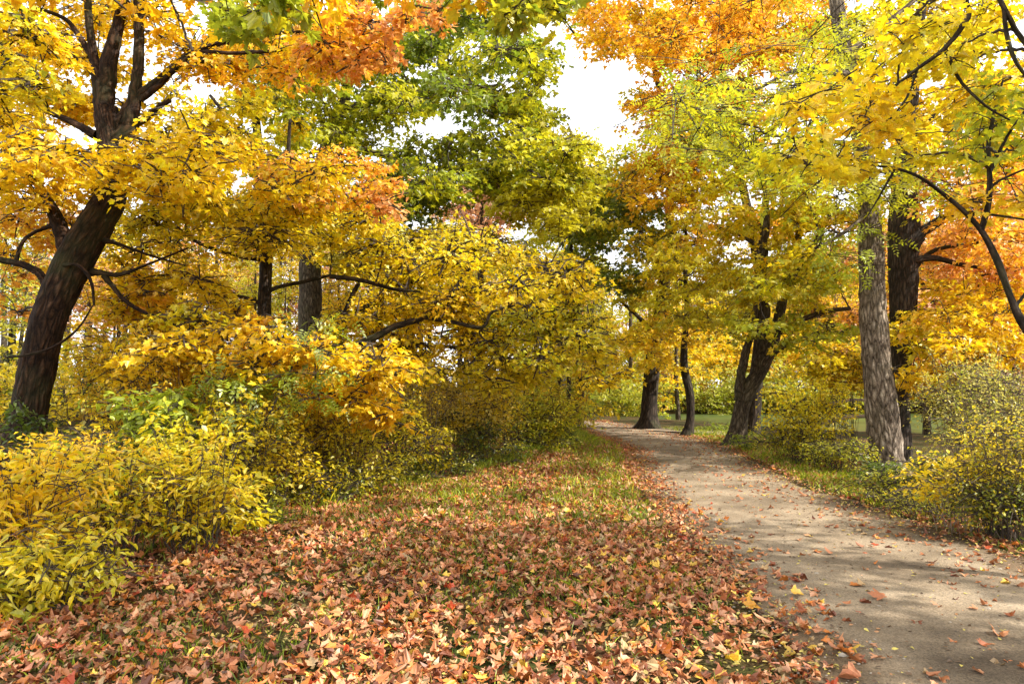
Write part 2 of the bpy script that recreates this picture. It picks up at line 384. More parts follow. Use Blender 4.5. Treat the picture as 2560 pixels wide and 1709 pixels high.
i = (np.arange(a - 1)[:, None] * b + np.arange(b - 1)[None]).ravel()
edge = (1 - np.abs(cols))[:, None] * PCf[None, :, 2]
soil = sstep(.55, .0, edge + .55 * (vnoise(rows[..., 0] * 1.6, rows[..., 1] * 1.6, 61) - .5) + .3 * (vnoise(rows[..., 0] * 6, rows[..., 1] * 6, 62) - .5))
soil = np.clip(soil + .75 * sstep(.55, .8, vnoise(rows[..., 0] * .7, rows[..., 1] * .7, 63) * .65 + .35 * vnoise(rows[..., 0] * 3, rows[..., 1] * 3, 64)), 0, 1)[..., None]
ptint = (1 - soil) * np.array((1, 1, 1)) + soil * np.array((.50, .43, .36))
mb = MB(); mb.add(rows, np.stack([i, i + 1, i + b + 1, i + b], -1)[:, ::-1], np.full(len(i), 4), ptint.reshape(-1, 3))
M_PATH = path_mat()
tag(mb.build('path', M_PATH, smooth=True), 'pale fine gravel footpath curving away between the trees', kind='structure')
# bare trodden spur that runs from the path to the water
sp = np.array([(5.2, 25.3), (6.0, 24.4), (7.0, 23.3), (8.0, 22.2), (9.2, 21.0), (10.6, 19.8)]); sw = [.9, .75, .7, .75, .8, .5]
sc_ = crom(sp, 6); sw = np.interp(np.linspace(0, 1, len(sc_)), np.linspace(0, 1, 6), sw); tt = unit(np.gradient(sc_, axis=0)); nn = np.stack([tt[:, 1], -tt[:, 0]], 1)
rr_ = np.array([np.hstack([sc_ + nn * (sw * c)[:, None], np.zeros((len(sc_), 1))]) for c in np.linspace(-1, 1, 7)]); rr_[..., 2] = gz(rr_[..., 0], rr_[..., 1]) + .05
a, b = rr_.shape[:2]; i = (np.arange(a - 1)[:, None] * b + np.arange(b - 1)[None]).ravel()
mb = MB(); mb.add(rr_, np.stack([i, i + 1, i + b + 1, i + b], -1)[:, ::-1], np.full(len(i), 4))
tag(mb.build('bank_path', M_PATH, smooth=True), 'bare pale trodden strip beside the pond', kind='structure')
mb = MB(); mb.add([(2, 26, WATER), (45, 26, WATER), (45, 60, WATER), (2, 60, WATER)], [0, 1, 2, 3], [4])
tag(mb.build('water', water_mat()), 'still green pond water beyond the path', kind='structure')

# ------------------------------------------------------------------ growing things
GAPS = [(572, 76, 14, 42), (596, 105, 20, 30), (612, 122, 12, 22), (437, 121, 30, 10), (207, 82, 20, 7), (268, 116, 10, 6), (560, 28, 14, 12)]
def in_gap(c, pr):
    px, py, d = proj(c); k = FP * pr / d * .55
    return any(((px - gx_) / (a + k)) ** 2 + ((py - gy_) / (b + k * .45)) ** 2 < 1 for gx_, gy_, a, b in GAPS)

# openings through which trunks and the far wood show: nothing nearer than the last number grows there
OPEN = [(287, 283, 46, 36, 16.5), (120, 62, 36, 88, 10.5), (212, 48, 60, 7, 9.7), (182, 70, 40, 9, 9.9), (475, 212, 16, 12, 27), (40, 110, 60, 9, 9.9), (120, 245, 60, 60, 9.9), (885, 385, 24, 85, 12.9), (872, 235, 14, 40, 12.6), (757, 390, 30, 48, 17.8), (665, 400, 34, 28, 25.2), (905, 250, 16, 60, 15), (400, 322, 52, 10, 12.9), (380, 284, 40, 7, 12.7), (505, 318, 30, 9, 12.6), (60, 330, 40, 100, 10.2), (975, 235, 30, 50, 5.5)]
def blocked(c, pr):
    px, py, d = proj(c); k = FP * pr / d * .5
    return any(c[1] < dm and ((px - gx_) / (a + k)) ** 2 + ((py - gy_) / (b + k * .4)) ** 2 < 1 for gx_, gy_, a, b, dm in OPEN)

def region(cx, cy_, rx, ry, d, n, pr, pal, dd=None, ls=.086, tm='maple', dens=1., flat=.36, droop=.3):
    """n foliage pads (radius pr metres) spread through an ellipsoid of the crown"""
    out, cent = [], []
    if tm == 'maple' and d < 13: tm = 'fine'
    dd = rx / FP * d * .55 if dd is None else dd
    for _ in range(n):
        best, bd = None, -1
        for _k in range(7):
            r, a = math.sqrt(rng.random()), rng.uniform(0, 2 * math.pi)
            p = P(cx + rx * r * math.cos(a), cy_ + ry * r * math.sin(a), max(2.5, d + rng.normal() * dd))
            q = min([np.linalg.norm((p - o) * (1, .35, 2)) for o in cent], default=9)
            if q > bd: best, bd = p, q
        s = pr * rng.uniform(.7, 1.25)
        if in_gap(best, s) or blocked(best, s): continue
        cent.append(best); out.append((best, s, pal, ls, tm, dens, flat, droop))
    return out

def foliage(lm, tm_, pads, twig_r=.006):
    """leaves (into lm) and their twigs (into tm_) for a list of pads"""
    for c, s, pal, ls, tm, dens, flat, droop in pads:
        per = 14 if tm != 'pinnate' else 6
        ns = max(4, int((23 if tm in ('maple', 'fine') else 30) * dens * s * s * (.11 / ls) ** 2 * (1 if tm != 'pinnate' else 1.0)))
        u = unit(rng.normal(size=(ns, 3))) * (rng.random((ns, 1)) ** .42) * np.array((s, s, s * flat))
        u[:, 2] -= droop * (np.hypot(u[:, 0], u[:, 1]) / s) ** 2 * s * .8
        e = c + u
        dirn = unit(u * (1, 1, .35) + rng.normal(size=(ns, 3)) * (.35 * s, .35 * s, .12 * s))
        L = np.minimum(.75, .3 + .35 * s) * rng.uniform(.6, 1.1, ns) * max(1, ls / .13)
        m = e - dirn * L[:, None]
        side = unit(np.cross(dirn, np.array((0, 0, 1.)))); 
        mid = (m + e) * .5 + np.array((0, 0, .05))
        a = c + u * .12
        tubes3(tm_, a, (a + m) * .5 + np.array((0, 0, .06)) * s, m, twig_r * 1.7, twig_r)
        tubes3(tm_, m, mid, e, twig_r, twig_r * .4)
        t = rng.random((ns, per)) ** .8
        sg = np.where(np.arange(per) % 2 == 0, 1., -1.)[None]
        lat = sg * rng.uniform(.02, .9, (ns, per)) * (ls * 1.5 + .05)
        pos = m[:, None] + dirn[:, None] * (L[:, None] * t)[..., None] + side[:, None] * lat[..., None]
        pos[..., 2] += .2 * L[:, None] * t * (1 - t) - .12 * t * t * L[:, None] - droop * .2 * np.abs(lat) + rng.normal(size=t.shape) * .04
        dr = dirn[:, None] * rng.uniform(.2, 1, (ns, per))[..., None] + side[:, None] * (sg * rng.uniform(.3, 1.1, (ns, per)))[..., None] + rng.normal(size=(ns, per, 3)) * .3
        dr[..., 2] -= rng.uniform(.1, .9, (ns, per)) * (.6 + droop)
        nr = np.zeros((ns, per, 3)); nr[..., 2] = 1; nr = nr + rng.normal(size=nr.shape) * .42
        tcol = rng.random() * .35 + rng.normal(size=(ns, 1)) * .16 + .33 + rng.normal(size=(ns, per)) * .17
        col = pick(pal, tcol.ravel()) * (1 + rng.normal(size=(ns * per, 1)) * .13)
        sz = ls * rng.uniform(.6, 1.25, ns * per)
        leaves(lm, pos.reshape(-1, 3), dr.reshape(-1, 3), nr.reshape(-1, 3), sz, np.clip(col, .005, .9), tm)

def trace(pts, d, sd=0.):
    """[(px, py, width px [, depth offset])] -> world polyline with radius as 4th column"""
    o = []
    for q in pts:
        dd = d + (q[3] if len(q) > 3 else 0); p = P(q[0], q[1], dd); o.append((*p, q[2] * .5 * dd / FP))
    return np.array(o)

def grow(name, label, cat, trunk, limbs, pads, bark, group=None, sides=14, rough=.05, flare=.5, lump=.06, to_ground=True, twig_r=.006, steps=10, branch=True, extra=None):
    """a tree or shrub: root empty > trunk, limb, crown, branchwork"""
    trunk = np.array(trunk)
    if to_ground:
        b = trunk[0].copy(); g = float(gz(b[0], b[1])) - .12
        if b[2] > g + .15:
            t = trunk[1] - trunk[0]; k = (b[2] - g) / max(t[2], .2) * .55
            trunk = np.vstack([[b[0] - t[0] * k, b[1] - t[1] * k, g, b[3] * 1.15], trunk])
        else: trunk[0][2] = g
    base = trunk[0][:3].copy(); base[2] += .12
    r = root(name, base, label, cat, group)
    skel = []
    for k, pl in enumerate([trunk] + [np.array(l) for l in limbs]):
        c = crom(pl, steps if k == 0 else 8)
        if k: c[1:-1, :3] += rng.normal(size=(len(c) - 2, 3)) * c[1:-1, 3:4] * .07
        m = MB(); c[:, 3] = np.maximum(c[:, 3], .006)
        tube(m, c[:, :3], c[:, 3], sides if k == 0 else max(6, sides - 6), rough, flare if k == 0 else 0, int(rng.integers(999)), 0, None, lump)
        o = m.build('trunk' if k == 0 else 'limb', bark, r, base, True)
        skel += [tuple(q) for q in (c[int(len(c) * .25):] if k == 0 else c)]
    sk = np.array(skel); wood, lm = MB(), MB()
    order = sorted(pads, key=lambda q: np.min(np.linalg.norm(sk[:, :3] - q[0], axis=1)))
    for q in order if branch else ():
        c = q[0] - np.array((0, 0, q[1] * .1))
        dv = sk[:, :3] - c; dist = np.linalg.norm(dv, axis=1)
        j = int(np.argmin(dist + .9 * np.maximum(0, dv[:, 2]) + .25 * (sk[:, 3] < .02)))
        p0 = sk[j, :3]; ln = dist[j]
        if ln < .04: continue
        h = c - p0; s = np.cross(h, (0, 0, 1)); s = s / max(np.linalg.norm(s), 1e-6)
        bow = rng.normal() * .1 * ln
        pl = np.array([p0, p0 + h * .33 + s * bow + (0, 0, .13 * ln), p0 + h * .7 + s * bow * .6 + (0, 0, .1 * ln), c])
        pl = crom(pl, 5); pl[1:-1] += rng.normal(size=(len(pl) - 2, 3)) * .012 * ln
        r0 = min(sk[j, 3] * .8, .008 + .011 * ln + .006); rad = np.linspace(r0, max(.006, r0 * .35), len(pl))
        tube(wood, pl, rad, 5)
        sk = np.vstack([sk, np.column_stack([pl, rad])[2:]])
    foliage(lm, wood, pads, twig_r)
    if extra: extra(lm, wood)
    if lm.n: lm.build('crown', M_LEAF, r, base)
    if wood.n: wood.build('branchwork', M_TWIG, r, base)
    return r

RG = region
# ---- hero maple on the left, leaning trunk
D = 10.
pads = (RG(95, 45, 110, 60, 11, 26, .95, 'YG', 1.2) + RG(28, 75, 45, 60, 8, 9, .6, 'L-Y-YG', .6) + RG(275, 50, 95, 22, 10.1, 16, .75, 'Y-G-O', .7)
        + RG(345, 34, 46, 22, 9.0, 9, .55, 'GOS', .5) + RG(375, 60, 24, 7, 8.8, 5, .34, 'OS', .3, dens=1.2) + RG(412, 14, 28, 10, 8.6, 5, .3, 'OS', .3, dens=.7)
        + RG(75, 168, 105, 24, 9.2, 18, .75, 'YG', .8) + RG(165, 163, 60, 20, 8.6, 10, .6, 'Y-Y-G', .5) + RG(60, 112, 75, 22, 11.5, 9, .8, 'GY', 1)
        + RG(22, 225, 50, 30, 12, 10, .7, 'GO', .8, dens=.7) + RG(180, 235, 60, 26, 12.5, 7, .7, 'YG-Y-G', .8, dens=.5) + RG(15, 292, 30, 20, 12, 3, .5, 'O', .5, dens=.7) + RG(125, 200, 45, 14, 9, 6, .5, 'YG', .4)
        + RG(200, 115, 50, 30, 11.5, 6, .8, 'Y-YG', .8, dens=.8) + RG(270, 8, 60, 14, 6.2, 5, .32, 'M-L-YG', .4, .12, dens=.6)
        + RG(535, 8, 32, 12, 7.5, 7, .36, 'OL-M-OL', .4, .12, dens=.7) + RG(130, -70, 220, 60, 10.5, 13, 1.2, 'YGO', 1.8, .15) + RG(330, -60, 130, 50, 9.5, 4, 1.1, 'YGO', 1.5, .15)
        + RG(500, -40, 70, 25, 8, 5, .7, 'OL-YG', .8, .14))
trunk = trace([(20, 452, 41), (28, 425, 32.8), (34, 385, 31.2), (47, 325, 32.8), (64, 282, 34.4), (82, 246, 32.8), (97, 222, 29.5), (112, 190, 27.1), (110, 140, 24.6), (106, 108, 22.1)], D)
def lm(pts, d=D): return trace(pts, d)
limbs = [lm([(108, 130, 19.7), (100, 92, 13.9), (94, 56, 9.02), (89, 20, 7.38), (86, -25, 6.56)]), lm([(104, 110, 18), (110, 62, 14.8), (118, 25, 11.5), (125, -8, 9.84), (132, -60, 7.38)]),
         lm([(112, 150, 19.7), (128, 128, 18), (134, 100, 12.3), (139, 50, 9.84), (138, -5, 8.2), (137, -60, 5.74)]), lm([(114, 128, 9.84), (134, 100, 9.02), (158, 80, 7.38), (189, 55, 5.74, -.3), (225, 42, 4.51, -.5), (280, 33, 3.28, -.7), (330, 30, 2.46, -.9)]),
         lm([(140, 100, 6.56), (160, 84, 5.74), (195, 54, 4.1, -.4), (240, 53, 3.69, -.6), (300, 47, 2.87, -.9), (345, 30, 2.46, -1.2), (400, 18, 1.64, -1.4)]), lm([(128, 125, 7.38), (143, 120, 6.56), (157, 108, 4.92), (170, 100, 4.1)]),
         lm([(96, 135, 9.02), (72, 122, 6.56), (44, 109, 4.92), (22, 98, 4.1), (-10, 88, 4.1)]), lm([(93, 58, 6.56), (77, 33, 5.74), (64, 18, 4.1), (34, 7, 3.28)]), lm([(72, 262, 21.3), (60, 228, 13.9), (50, 205, 10.7), (36, 182, 7.38), (10, 170, 6.56), (-20, 160, 5.74)]),
         lm([(49, 288, 10.7), (42, 276, 8.2), (32, 268, 7.38), (15, 262, 6.56), (-8, 258, 6.56)]), lm([(16, 262, 4.1), (22, 243, 3.28), (34, 232, 3.28), (52, 226, 3.28)]), lm([(84, 272, 9.84, .1), (100, 272, 5.74), (120, 274, 4.1), (150, 263, 2.46), (195, 245, 1.64)]),
         lm([(104, 240, 5.74), (120, 244, 3.28), (150, 255, 2.46), (185, 265, 1.64)]), lm([(104, 275, 6.56), (112, 285, 4.92), (125, 300, 4.1), (145, 312, 3.28), (190, 330, 2.05)]),
         lm([(64, 265, 4.1, -.25), (76, 264, 2.87, -.3), (86, 272, 3.28, -.3), (92, 285, 2.87, -.3), (94, 305, 2.05, -.3)], 10), lm([(6, 357, 1.64, -.3), (30, 354, 2.46, -.35), (56, 345, 2.46, -.35), (78, 328, 2.05, -.3), (93, 305, 1.23, -.3)], 10)]
grow('maple_tree', 'large leaning maple with dark furrowed trunk and golden leaves, beside the big-leaved yellow bush', 'tree', trunk, limbs, pads, M_MAPLE, sides=40, rough=.065, flare=.25, steps=22, lump=.09, twig_r=.008)

# ---- second dark maple, golden tiers with orange tips
pads = (RG(235, 172, 85, 24, 12, 14, .75, 'Y-Y-G', 1) + RG(325, 176, 64, 26, 11.8, 22, .5, 'Y-G-O-S', 1.0, dens=.85) + RG(372, 200, 20, 7, 11.2, 4, .4, 'OS', .3) + RG(225, 212, 85, 20, 12.5, 12, .85, 'Y-YG-Y', .9)
        + RG(305, 222, 70, 20, 13, 11, .85, 'Y-YG', 1) + RG(190, 300, 80, 22, 11.5, 13, .8, 'YYG', .8) + RG(235, 345, 85, 22, 9.4, 18, .65, 'YGY', .5) + RG(150, 318, 55, 18, 9.6, 9, .6, 'Y-YG-Y', .5) + RG(300, 272, 28, 10, 12, 5, .5, 'YG', .4)
        + RG(345, 378, 48, 28, 10, 14, .6, 'GYG', .6) + RG(380, 405, 20, 18, 9.8, 6, .4, 'GG', .3) + RG(270, 368, 55, 16, 10.4, 8, .6, 'GY', .5) + RG(130, 290, 30, 25, 11, 4, .6, 'YGO', .5)
        + RG(240, 320, 25, 8, 11, 3, .4, 'GO', .3) + RG(250, 120, 60, 30, 13, 6, .8, 'Y-YG', 1, dens=.7))
trunk = trace([(254, 432, 15), (259, 400, 13), (263, 350, 13), (264, 310, 13), (266, 275, 12), (268, 255, 11), (279, 238, 8), (284, 208, 6), (287, 175, 5), (290, 120, 3)], 13)
limbs = [trace([(266, 255, 7), (250, 238, 6), (233, 222, 5), (205, 208, 4), (180, 196, 3), (150, 186, 3)], 13), trace([(264, 260, 4.5), (236, 255, 4), (200, 243, 3.4), (170, 222, 3), (150, 205, 2)], 13), trace([(265, 305, 5), (240, 296, 3.5), (215, 297, 3)], 13),
         trace([(266, 292, 5), (280, 286, 4), (300, 282, 4), (330, 275, 3)], 13), trace([(260, 345, 6, -.3), (225, 330, 6, -1), (180, 312, 5, -1.5), (140, 300, 4, -1.5)], 13), trace([(262, 360, 6), (290, 362, 5, -1), (330, 366, 4, -2), (370, 385, 2.5, -3)], 13)]
grow('maple_tree', 'slim dark maple with low golden tiers and orange branch tips, next to the leaning maple', 'tree', trunk, limbs, pads, M_DARK, sides=18, twig_r=.009)

# ---- big green maple in the centre with furrowed trunk
pads = (RG(450, 62, 95, 58, 20, 44, 1.35, 'M-M-YG', 2.2, .15) + RG(340, 100, 75, 45, 21, 20, 1.4, 'M-YG-L', 2, .15) + RG(505, 110, 48, 32, 19, 14, 1.1, 'M-YG', 1.2, .15) + RG(455, 165, 95, 24, 19.5, 22, 1.2, 'YG-M-YG', 1.8, .15)
        + RG(540, 150, 36, 36, 19, 14, 1.0, 'OL-YG-M', 1.2, .15) + RG(390, 195, 45, 22, 20, 12, 1.2, 'M-D-YG', 1.2, .15) + RG(535, 190, 30, 18, 19, 8, .9, 'YG-OL', 1, .15) + RG(300, 45, 60, 40, 21, 10, 1.4, 'YG-M', 2, .15)
        + RG(540, 95, 22, 14, 18.5, 6, .8, 'YG-M', .6, .15) + RG(540, 58, 16, 22, 18.5, 7, .7, 'M-YG', .5, .15) + RG(555, 118, 18, 12, 18.5, 4, .7, 'YG-M', .5, .15) + RG(545, 160, 48, 26, 18.5, 16, 1.0, 'OL-YG-M', 1, .15) + RG(548, 205, 34, 22, 18, 10, .9, 'YG-OL', .9, .14) + RG(560, 130, 22, 8, 18.5, 4, .6, 'OL-YG', .5, .14) + RG(440, -60, 140, 60, 20, 10, 1.7, 'M-YG', 3, .2))
trunk = trace([(308, 430, 26), (309, 380, 23), (310, 330, 22), (310, 285, 22), (311, 240, 21), (316, 190, 18), (330, 140, 15), (345, 95, 12), (355, 45, 10), (360, -30, 8)], 20)
limbs = [trace([(322, 175, 9), (365, 165, 6), (385, 175, 5), (410, 170, 4)], 20), trace([(340, 110, 8), (395, 95, 6), (450, 90, 4), (500, 85, 3)], 20), trace([(312, 240, 8), (340, 262, 0.1)], 20), trace([(330, 140, 8), (420, 165, 5), (490, 175, 3.5), (520, 205, 2.5)], 19.5)]
limbs.pop(2)
grow('maple_tree', 'tall green maple with thick furrowed trunk, still mostly green at the centre of the wood', 'tree', trunk, limbs, pads, M_GREY, sides=26, rough=.05, twig_r=.01)

# ---- thin dark stem between them
pads = RG(275, 60, 70, 50, 17, 16, 1.1, 'YG-M-Y', 1.6, .14) + RG(235, 125, 50, 35, 17, 10, 1., 'Y-YG', 1.4, .13, dens=.8) + RG(300, 145, 50, 30, 17, 9, 1., 'YG-M', 1.3, .14)
trunk = trace([(268, 440, 12), (266, 330, 11), (263, 220, 10), (258, 140, 9), (254, 110, 8), (247, 90, 7), (240, 55, 5), (246, 0, 4)], 17)
grow('maple_tree', 'thin dark bent stem with yellow-green leaves, partly hidden behind golden maple tiers', 'tree', trunk, [trace([(256, 138, 5), (235, 125, 4), (210, 95, 3)], 17)], pads, M_DARK)

# ---- spreading yellow maple by the path
pads = (RG(480, 282, 95, 34, 14, 27, .85, 'Y-Y-YG', 1.5) + RG(425, 322, 80, 28, 13.5, 18, .85, 'YYG', 1) + RG(540, 330, 58, 32, 14.5, 13, .8, 'Y-YG-L', 1) + RG(580, 352, 32, 16, 15, 9, .55, 'YG-Y-L', .7) + RG(385, 262, 60, 24, 15, 14, .9, 'YG-Y', 1)
        + RG(470, 368, 75, 14, 14, 7, .7, 'YG-Y', 1) + RG(440, 240, 60, 14, 15, 7, .8, 'Y-YG', 1) + RG(600, 375, 25, 10, 16, 4, .5, 'Y', .5) + RG(350, 320, 30, 20, 13.5, 6, .7, 'YG-Y', .7) + RG(360, 235, 30, 16, 15, 5, .7, 'YG-W', .7))
trunk = trace([(322, 442, 12), (322, 400, 11), (328, 362, 10), (345, 350, 8)], 13.8)
limbs = [trace([(326, 375, 8), (345, 352, 8), (376, 336, 7), (395, 326, 6.5), (420, 318, 6), (442, 305, 5), (460, 280, 3), (475, 262, 2)], 12.3), trace([(424, 317, 4), (455, 322, 4), (482, 327, 3.5), (492, 312, 3), (515, 305, 2)], 12.2), trace([(330, 276, 5), (362, 280, 4.5), (395, 289, 3.5), (420, 291, 2)], 12.2), trace([(328, 362, 7), (350, 300, 5), (372, 270, 4), (405, 288, 3)], 14), trace([(340, 350, 4, .3), (420, 345, 4, .6), (500, 350, 3, .8), (570, 352, 2, 1)], 13.8)]
grow('maple_tree', 'low spreading bright yellow maple with a long dark limb, left of the path', 'tree', trunk, limbs, pads, M_DARK, sides=14, twig_r=.011)

# ---- stout trunk at the path bend
pads = (RG(618, 240, 40, 48, 26, 22, 1.4, 'D-M-OL', 1.6, .17) + RG(600, 190, 40, 22, 27, 9, 1.3, 'OL-YG', 1.5, .17) + RG(640, 140, 30, 60, 27, 12, 1.3, 'M-OL-G', 1.5, .17) + RG(625, 28, 52, 26, 25, 18, 1.2, 'OL-G-O', 1.5, .16) + RG(590, 52, 18, 22, 25, 7, .7, 'OL-G', .8, .15) + RG(598, 12, 24, 12, 25, 5, .9, 'OL-G-O', .8, .16)
        + RG(655, 290, 45, 25, 25, 10, 1.1, 'OL-YG-G', 1.2, .16) + RG(650, 345, 55, 18, 24, 12, .9, 'G-Y-OL', 1.2, .15) + RG(605, 365, 25, 14, 25, 5, .7, 'Y-G', .8, .15) + RG(620, -40, 70, 30, 25, 8, 1.8, 'G-O', 2, .2))
trunk = trace([(648, 429, 22.5), (649, 415, 16.2), (651, 380, 15.3), (655, 345, 14.4), (662, 300, 11.7), (668, 250, 9.9), (670, 190, 8.1), (665, 120, 6.3), (650, 50, 4.5)], 26)
grow('maple_tree', 'stout dark trunk with banded bark and dark green crown, where the path bends', 'tree', trunk, [trace([(660, 310, 7), (690, 270, 4), (705, 250, 3)], 26), trace([(664, 280, 7), (635, 220, 4), (615, 180, 3)], 26), trace([(657, 335, 6), (640, 318, 4), (620, 300, 3)], 26)], pads, M_DARK, sides=22, flare=.9)
# ---- thin wavy stem beside it
pads = RG(690, 270, 28, 20, 22.5, 7, .8, 'OL-YG', .8, .13) + RG(695, 335, 25, 14, 22, 5, .6, 'OL-G', .6, .13) + RG(685, 235, 25, 20, 22.5, 5, .8, 'D-OL', .8, .13)
trunk = trace([(686, 435, 12), (690, 420, 8), (690, 395, 8), (685, 372, 8), (684, 352, 7), (687, 310, 5), (685, 270, 4), (686, 225, 2.5)], 22.5)
grow('maple_tree', 'thin wavy young tree standing between the stout trunk and the forked trunk', 'tree', trunk, [], pads, M_DARK, sides=10, flare=.6)

# ---- orange maple behind the right-hand trees
pads = (RG(705, 50, 62, 52, 23, 38, 1.3, 'O-G-O-Y', 2, .15) + RG(690, 122, 58, 36, 22.5, 20, 1.2, 'O-G-O', 1.8, .15) + RG(668, 182, 46, 26, 22, 12, 1.1, 'O-G-Y', 1.4, .14) + RG(655, 235, 36, 20, 22, 6, 1., 'Y-OL', 1.2, .14) + RG(775, 20, 60, 40, 23, 14, 1.4, 'G-O-YG', 2, .16)
        + RG(815, 60, 50, 50, 24, 12, 1.4, 'G-YG-O', 2, .16) + RG(700, -50, 120, 45, 23, 8, 1.6, 'OG', 3, .2) + RG(720, 220, 60, 25, 23, 10, 1.1, 'G-O-Y', 1.5, .14))
trunk = trace([(752, 438, 14), (756, 380, 13), (762, 300, 11), (752, 230, 9), (735, 150, 8), (722, 80, 6), (715, -20, 4)], 24)
grow('maple_tree', 'tall orange maple rising behind the forked trunk', 'tree', trunk, [trace([(752, 230, 6), (715, 180, 4), (680, 140, 3)], 23.5), trace([(740, 165, 6), (790, 110, 4), (820, 70, 3)], 24)], pads, M_DARK, sides=14, twig_r=.01)

# ---- forked tree by the pond
pads = (RG(755, 195, 75, 34, 18, 22, 1.0, 'YG-Y-L', 1.4, .13) + RG(725, 250, 62, 24, 18, 11, .9, 'G-YG-Y', 1.2, .13) + RG(800, 275, 60, 26, 17, 14, .85, 'L-YG-Y', 1.1, .12) + RG(705, 300, 46, 20, 18.5, 9, .8, 'YG-OL-Y', 1, .13) + RG(800, 330, 60, 14, 16.5, 10, .65, 'YG-L-Y', .8, .12)
        + RG(740, 330, 25, 10, 17, 3, .5, 'L-YG', .5, .12) + RG(830, 200, 40, 40, 18, 12, .9, 'YG-G', 1.2, .13) + RG(760, 140, 70, 24, 18.5, 12, 1., 'YG-L', 1.4, .13) + RG(840, 370, 40, 16, 16.5, 6, .6, 'Y-YG', .7, .12))
trunk = trace([(735, 446, 22.9), (738, 428, 17), (742, 405, 15.3), (747, 390, 17), (760, 370, 14.4), (772, 345, 12.8), (778, 320, 10.2), (785, 290, 8.5), (796, 245, 7.65), (806, 200, 5.95), (812, 140, 3.4)], 18.5)
limbs = [trace([(757, 375, 13), (763, 340, 12), (765, 300, 10), (763, 260, 9), (765, 225, 9), (766, 190, 6), (768, 150, 4)], 18.5), trace([(739, 400, 10), (740, 378, 9), (746, 350, 8), (753, 328, 6), (756, 300, 4)], 18.4), trace([(777, 332, 8), (800, 320, 6), (826, 311, 5), (850, 308, 4)], 18),
         trace([(772, 352, 7), (800, 340, 4), (835, 325, 3)], 18), trace([(786, 285, 7), (805, 262, 6), (825, 222, 5), (838, 205, 4)], 18.3), trace([(764, 250, 5), (740, 235, 3), (720, 228, 3)], 18.5)]
grow('maple_tree', 'forked tree with several slanting stems and yellow-green leaves at the pond bank', 'tree', trunk, limbs, pads, M_GREY, sides=22, flare=.45)

# ---- grey ash
pads = (RG(755, 118, 90, 44, 12, 30, .8, 'L-YG-L', 1.2, .3, 'pinnate', .8) + RG(845, 60, 40, 42, 12, 10, .7, 'L-YG', 1, .3, 'pinnate', .8) + RG(868, 192, 40, 20, 11.6, 8, .5, 'L-YG', .5, .28, 'pinnate', 1.) + RG(850, 245, 30, 22, 11.8, 6, .45, 'L', .4, .26, 'pinnate', 1.)
        + RG(880, 306, 26, 9, 11.8, 4, .35, 'L-YG', .3, .24, 'pinnate', 1.2) + RG(930, 175, 46, 30, 12, 8, .6, 'L-YG', .8, .28, 'pinnate', .7) + RG(700, 95, 40, 40, 12, 6, .7, 'M-L', .8, .3, 'pinnate', .7) + RG(850, -60, 150, 50, 13, 9, 1.15, 'L-YG', 2, .36, 'pinnate', .8) + RG(800, 165, 60, 24, 12, 9, .6, 'YG-L', .8, .28, 'pinnate', .8))
trunk = trace([(888, 478, 34), (886, 450, 31), (884, 428, 30), (880, 395, 28.5), (876, 355, 26), (873, 305, 25), (871, 255, 23), (868, 190, 20), (863, 150, 18), (852, 80, 16), (842, 40, 15), (836, 0, 14), (826, -60, 12)], 13)
limbs = [trace([(872, 210, 5), (840, 235, 3.5), (815, 248, 3)], 12.9), trace([(850, 75, 8), (800, 70, 5), (750, 90, 3.5), (710, 85, 3)], 12.7), trace([(846, 55, 7), (890, 20, 5), (940, -20, 4)], 12.8), trace([(866, 170, 5), (885, 172, 3.5), (905, 180, 2)], 12.6), trace([(862, 145, 6), (820, 140, 4), (770, 135, 3)], 12.6)]
grow('ash_tree', 'tall pale grey ash with furrowed bark and light green leaflets, right of the path', 'tree', trunk, limbs, pads, M_ASH, sides=48, rough=.06, flare=.12, steps=16, lump=.04)

# ---- dark trunk behind the ash, orange crown
pads = (RG(965, 195, 70, 26, 15, 16, .95, 'G-O-S', 1.2, .12) + RG(985, 252, 60, 24, 15.5, 16, .9, 'GOS', 1.2, .12) + RG(955, 298, 75, 22, 14.5, 20, .85, 'GYO', 1, .12) + RG(985, 345, 50, 20, 14, 12, .75, 'YGY', .9, .12) + RG(925, 325, 40, 22, 14.5, 9, .7, 'Y-YG', .8, .12)
        + RG(935, 120, 75, 36, 15, 18, 1., 'YG-Y-G', 1.4, .13) + RG(1010, 60, 60, 60, 15, 14, 1.1, 'YG-G', 1.5, .13) + RG(905, 25, 50, 30, 15, 8, 1., 'Y-YG-G', 1.2, .13) + RG(1015, 150, 40, 25, 15, 8, .9, 'YG-G-O', 1, .12) + RG(1005, 300, 30, 40, 17, 8, 1, 'O-G', 1, .13)
        + RG(960, -60, 120, 40, 15, 8, 1.4, 'YG-G', 2, .15) + RG(930, 375, 36, 12, 14, 5, .6, 'Y-G', .7, .12))
trunk = trace([(896, 440, 30), (898, 405, 22), (900, 370, 21), (902, 330, 23), (903, 280, 26), (904, 240, 28), (904, 205, 26), (905, 170, 22), (908, 120, 16), (915, 60, 12), (925, -20, 8)], 15.2)
limbs = [trace([(910, 250, 14), (925, 230, 11), (950, 215, 9), (975, 200, 8), (1000, 180, 7), (1030, 158, 6)], 15), trace([(912, 260, 8), (935, 258, 6), (965, 265, 4), (1000, 270, 3)], 15), trace([(912, 270, 6), (935, 250, 4), (980, 242, 3), (1030, 235, 2.5)], 15.4), trace([(906, 350, 9), (925, 348, 6), (960, 350, 5), (990, 365, 4)], 15), trace([(904, 200, 12), (890, 175, 8), (878, 140, 6)], 15.4), trace([(905, 150, 8), (930, 120, 5), (960, 90, 4)], 15.2)]
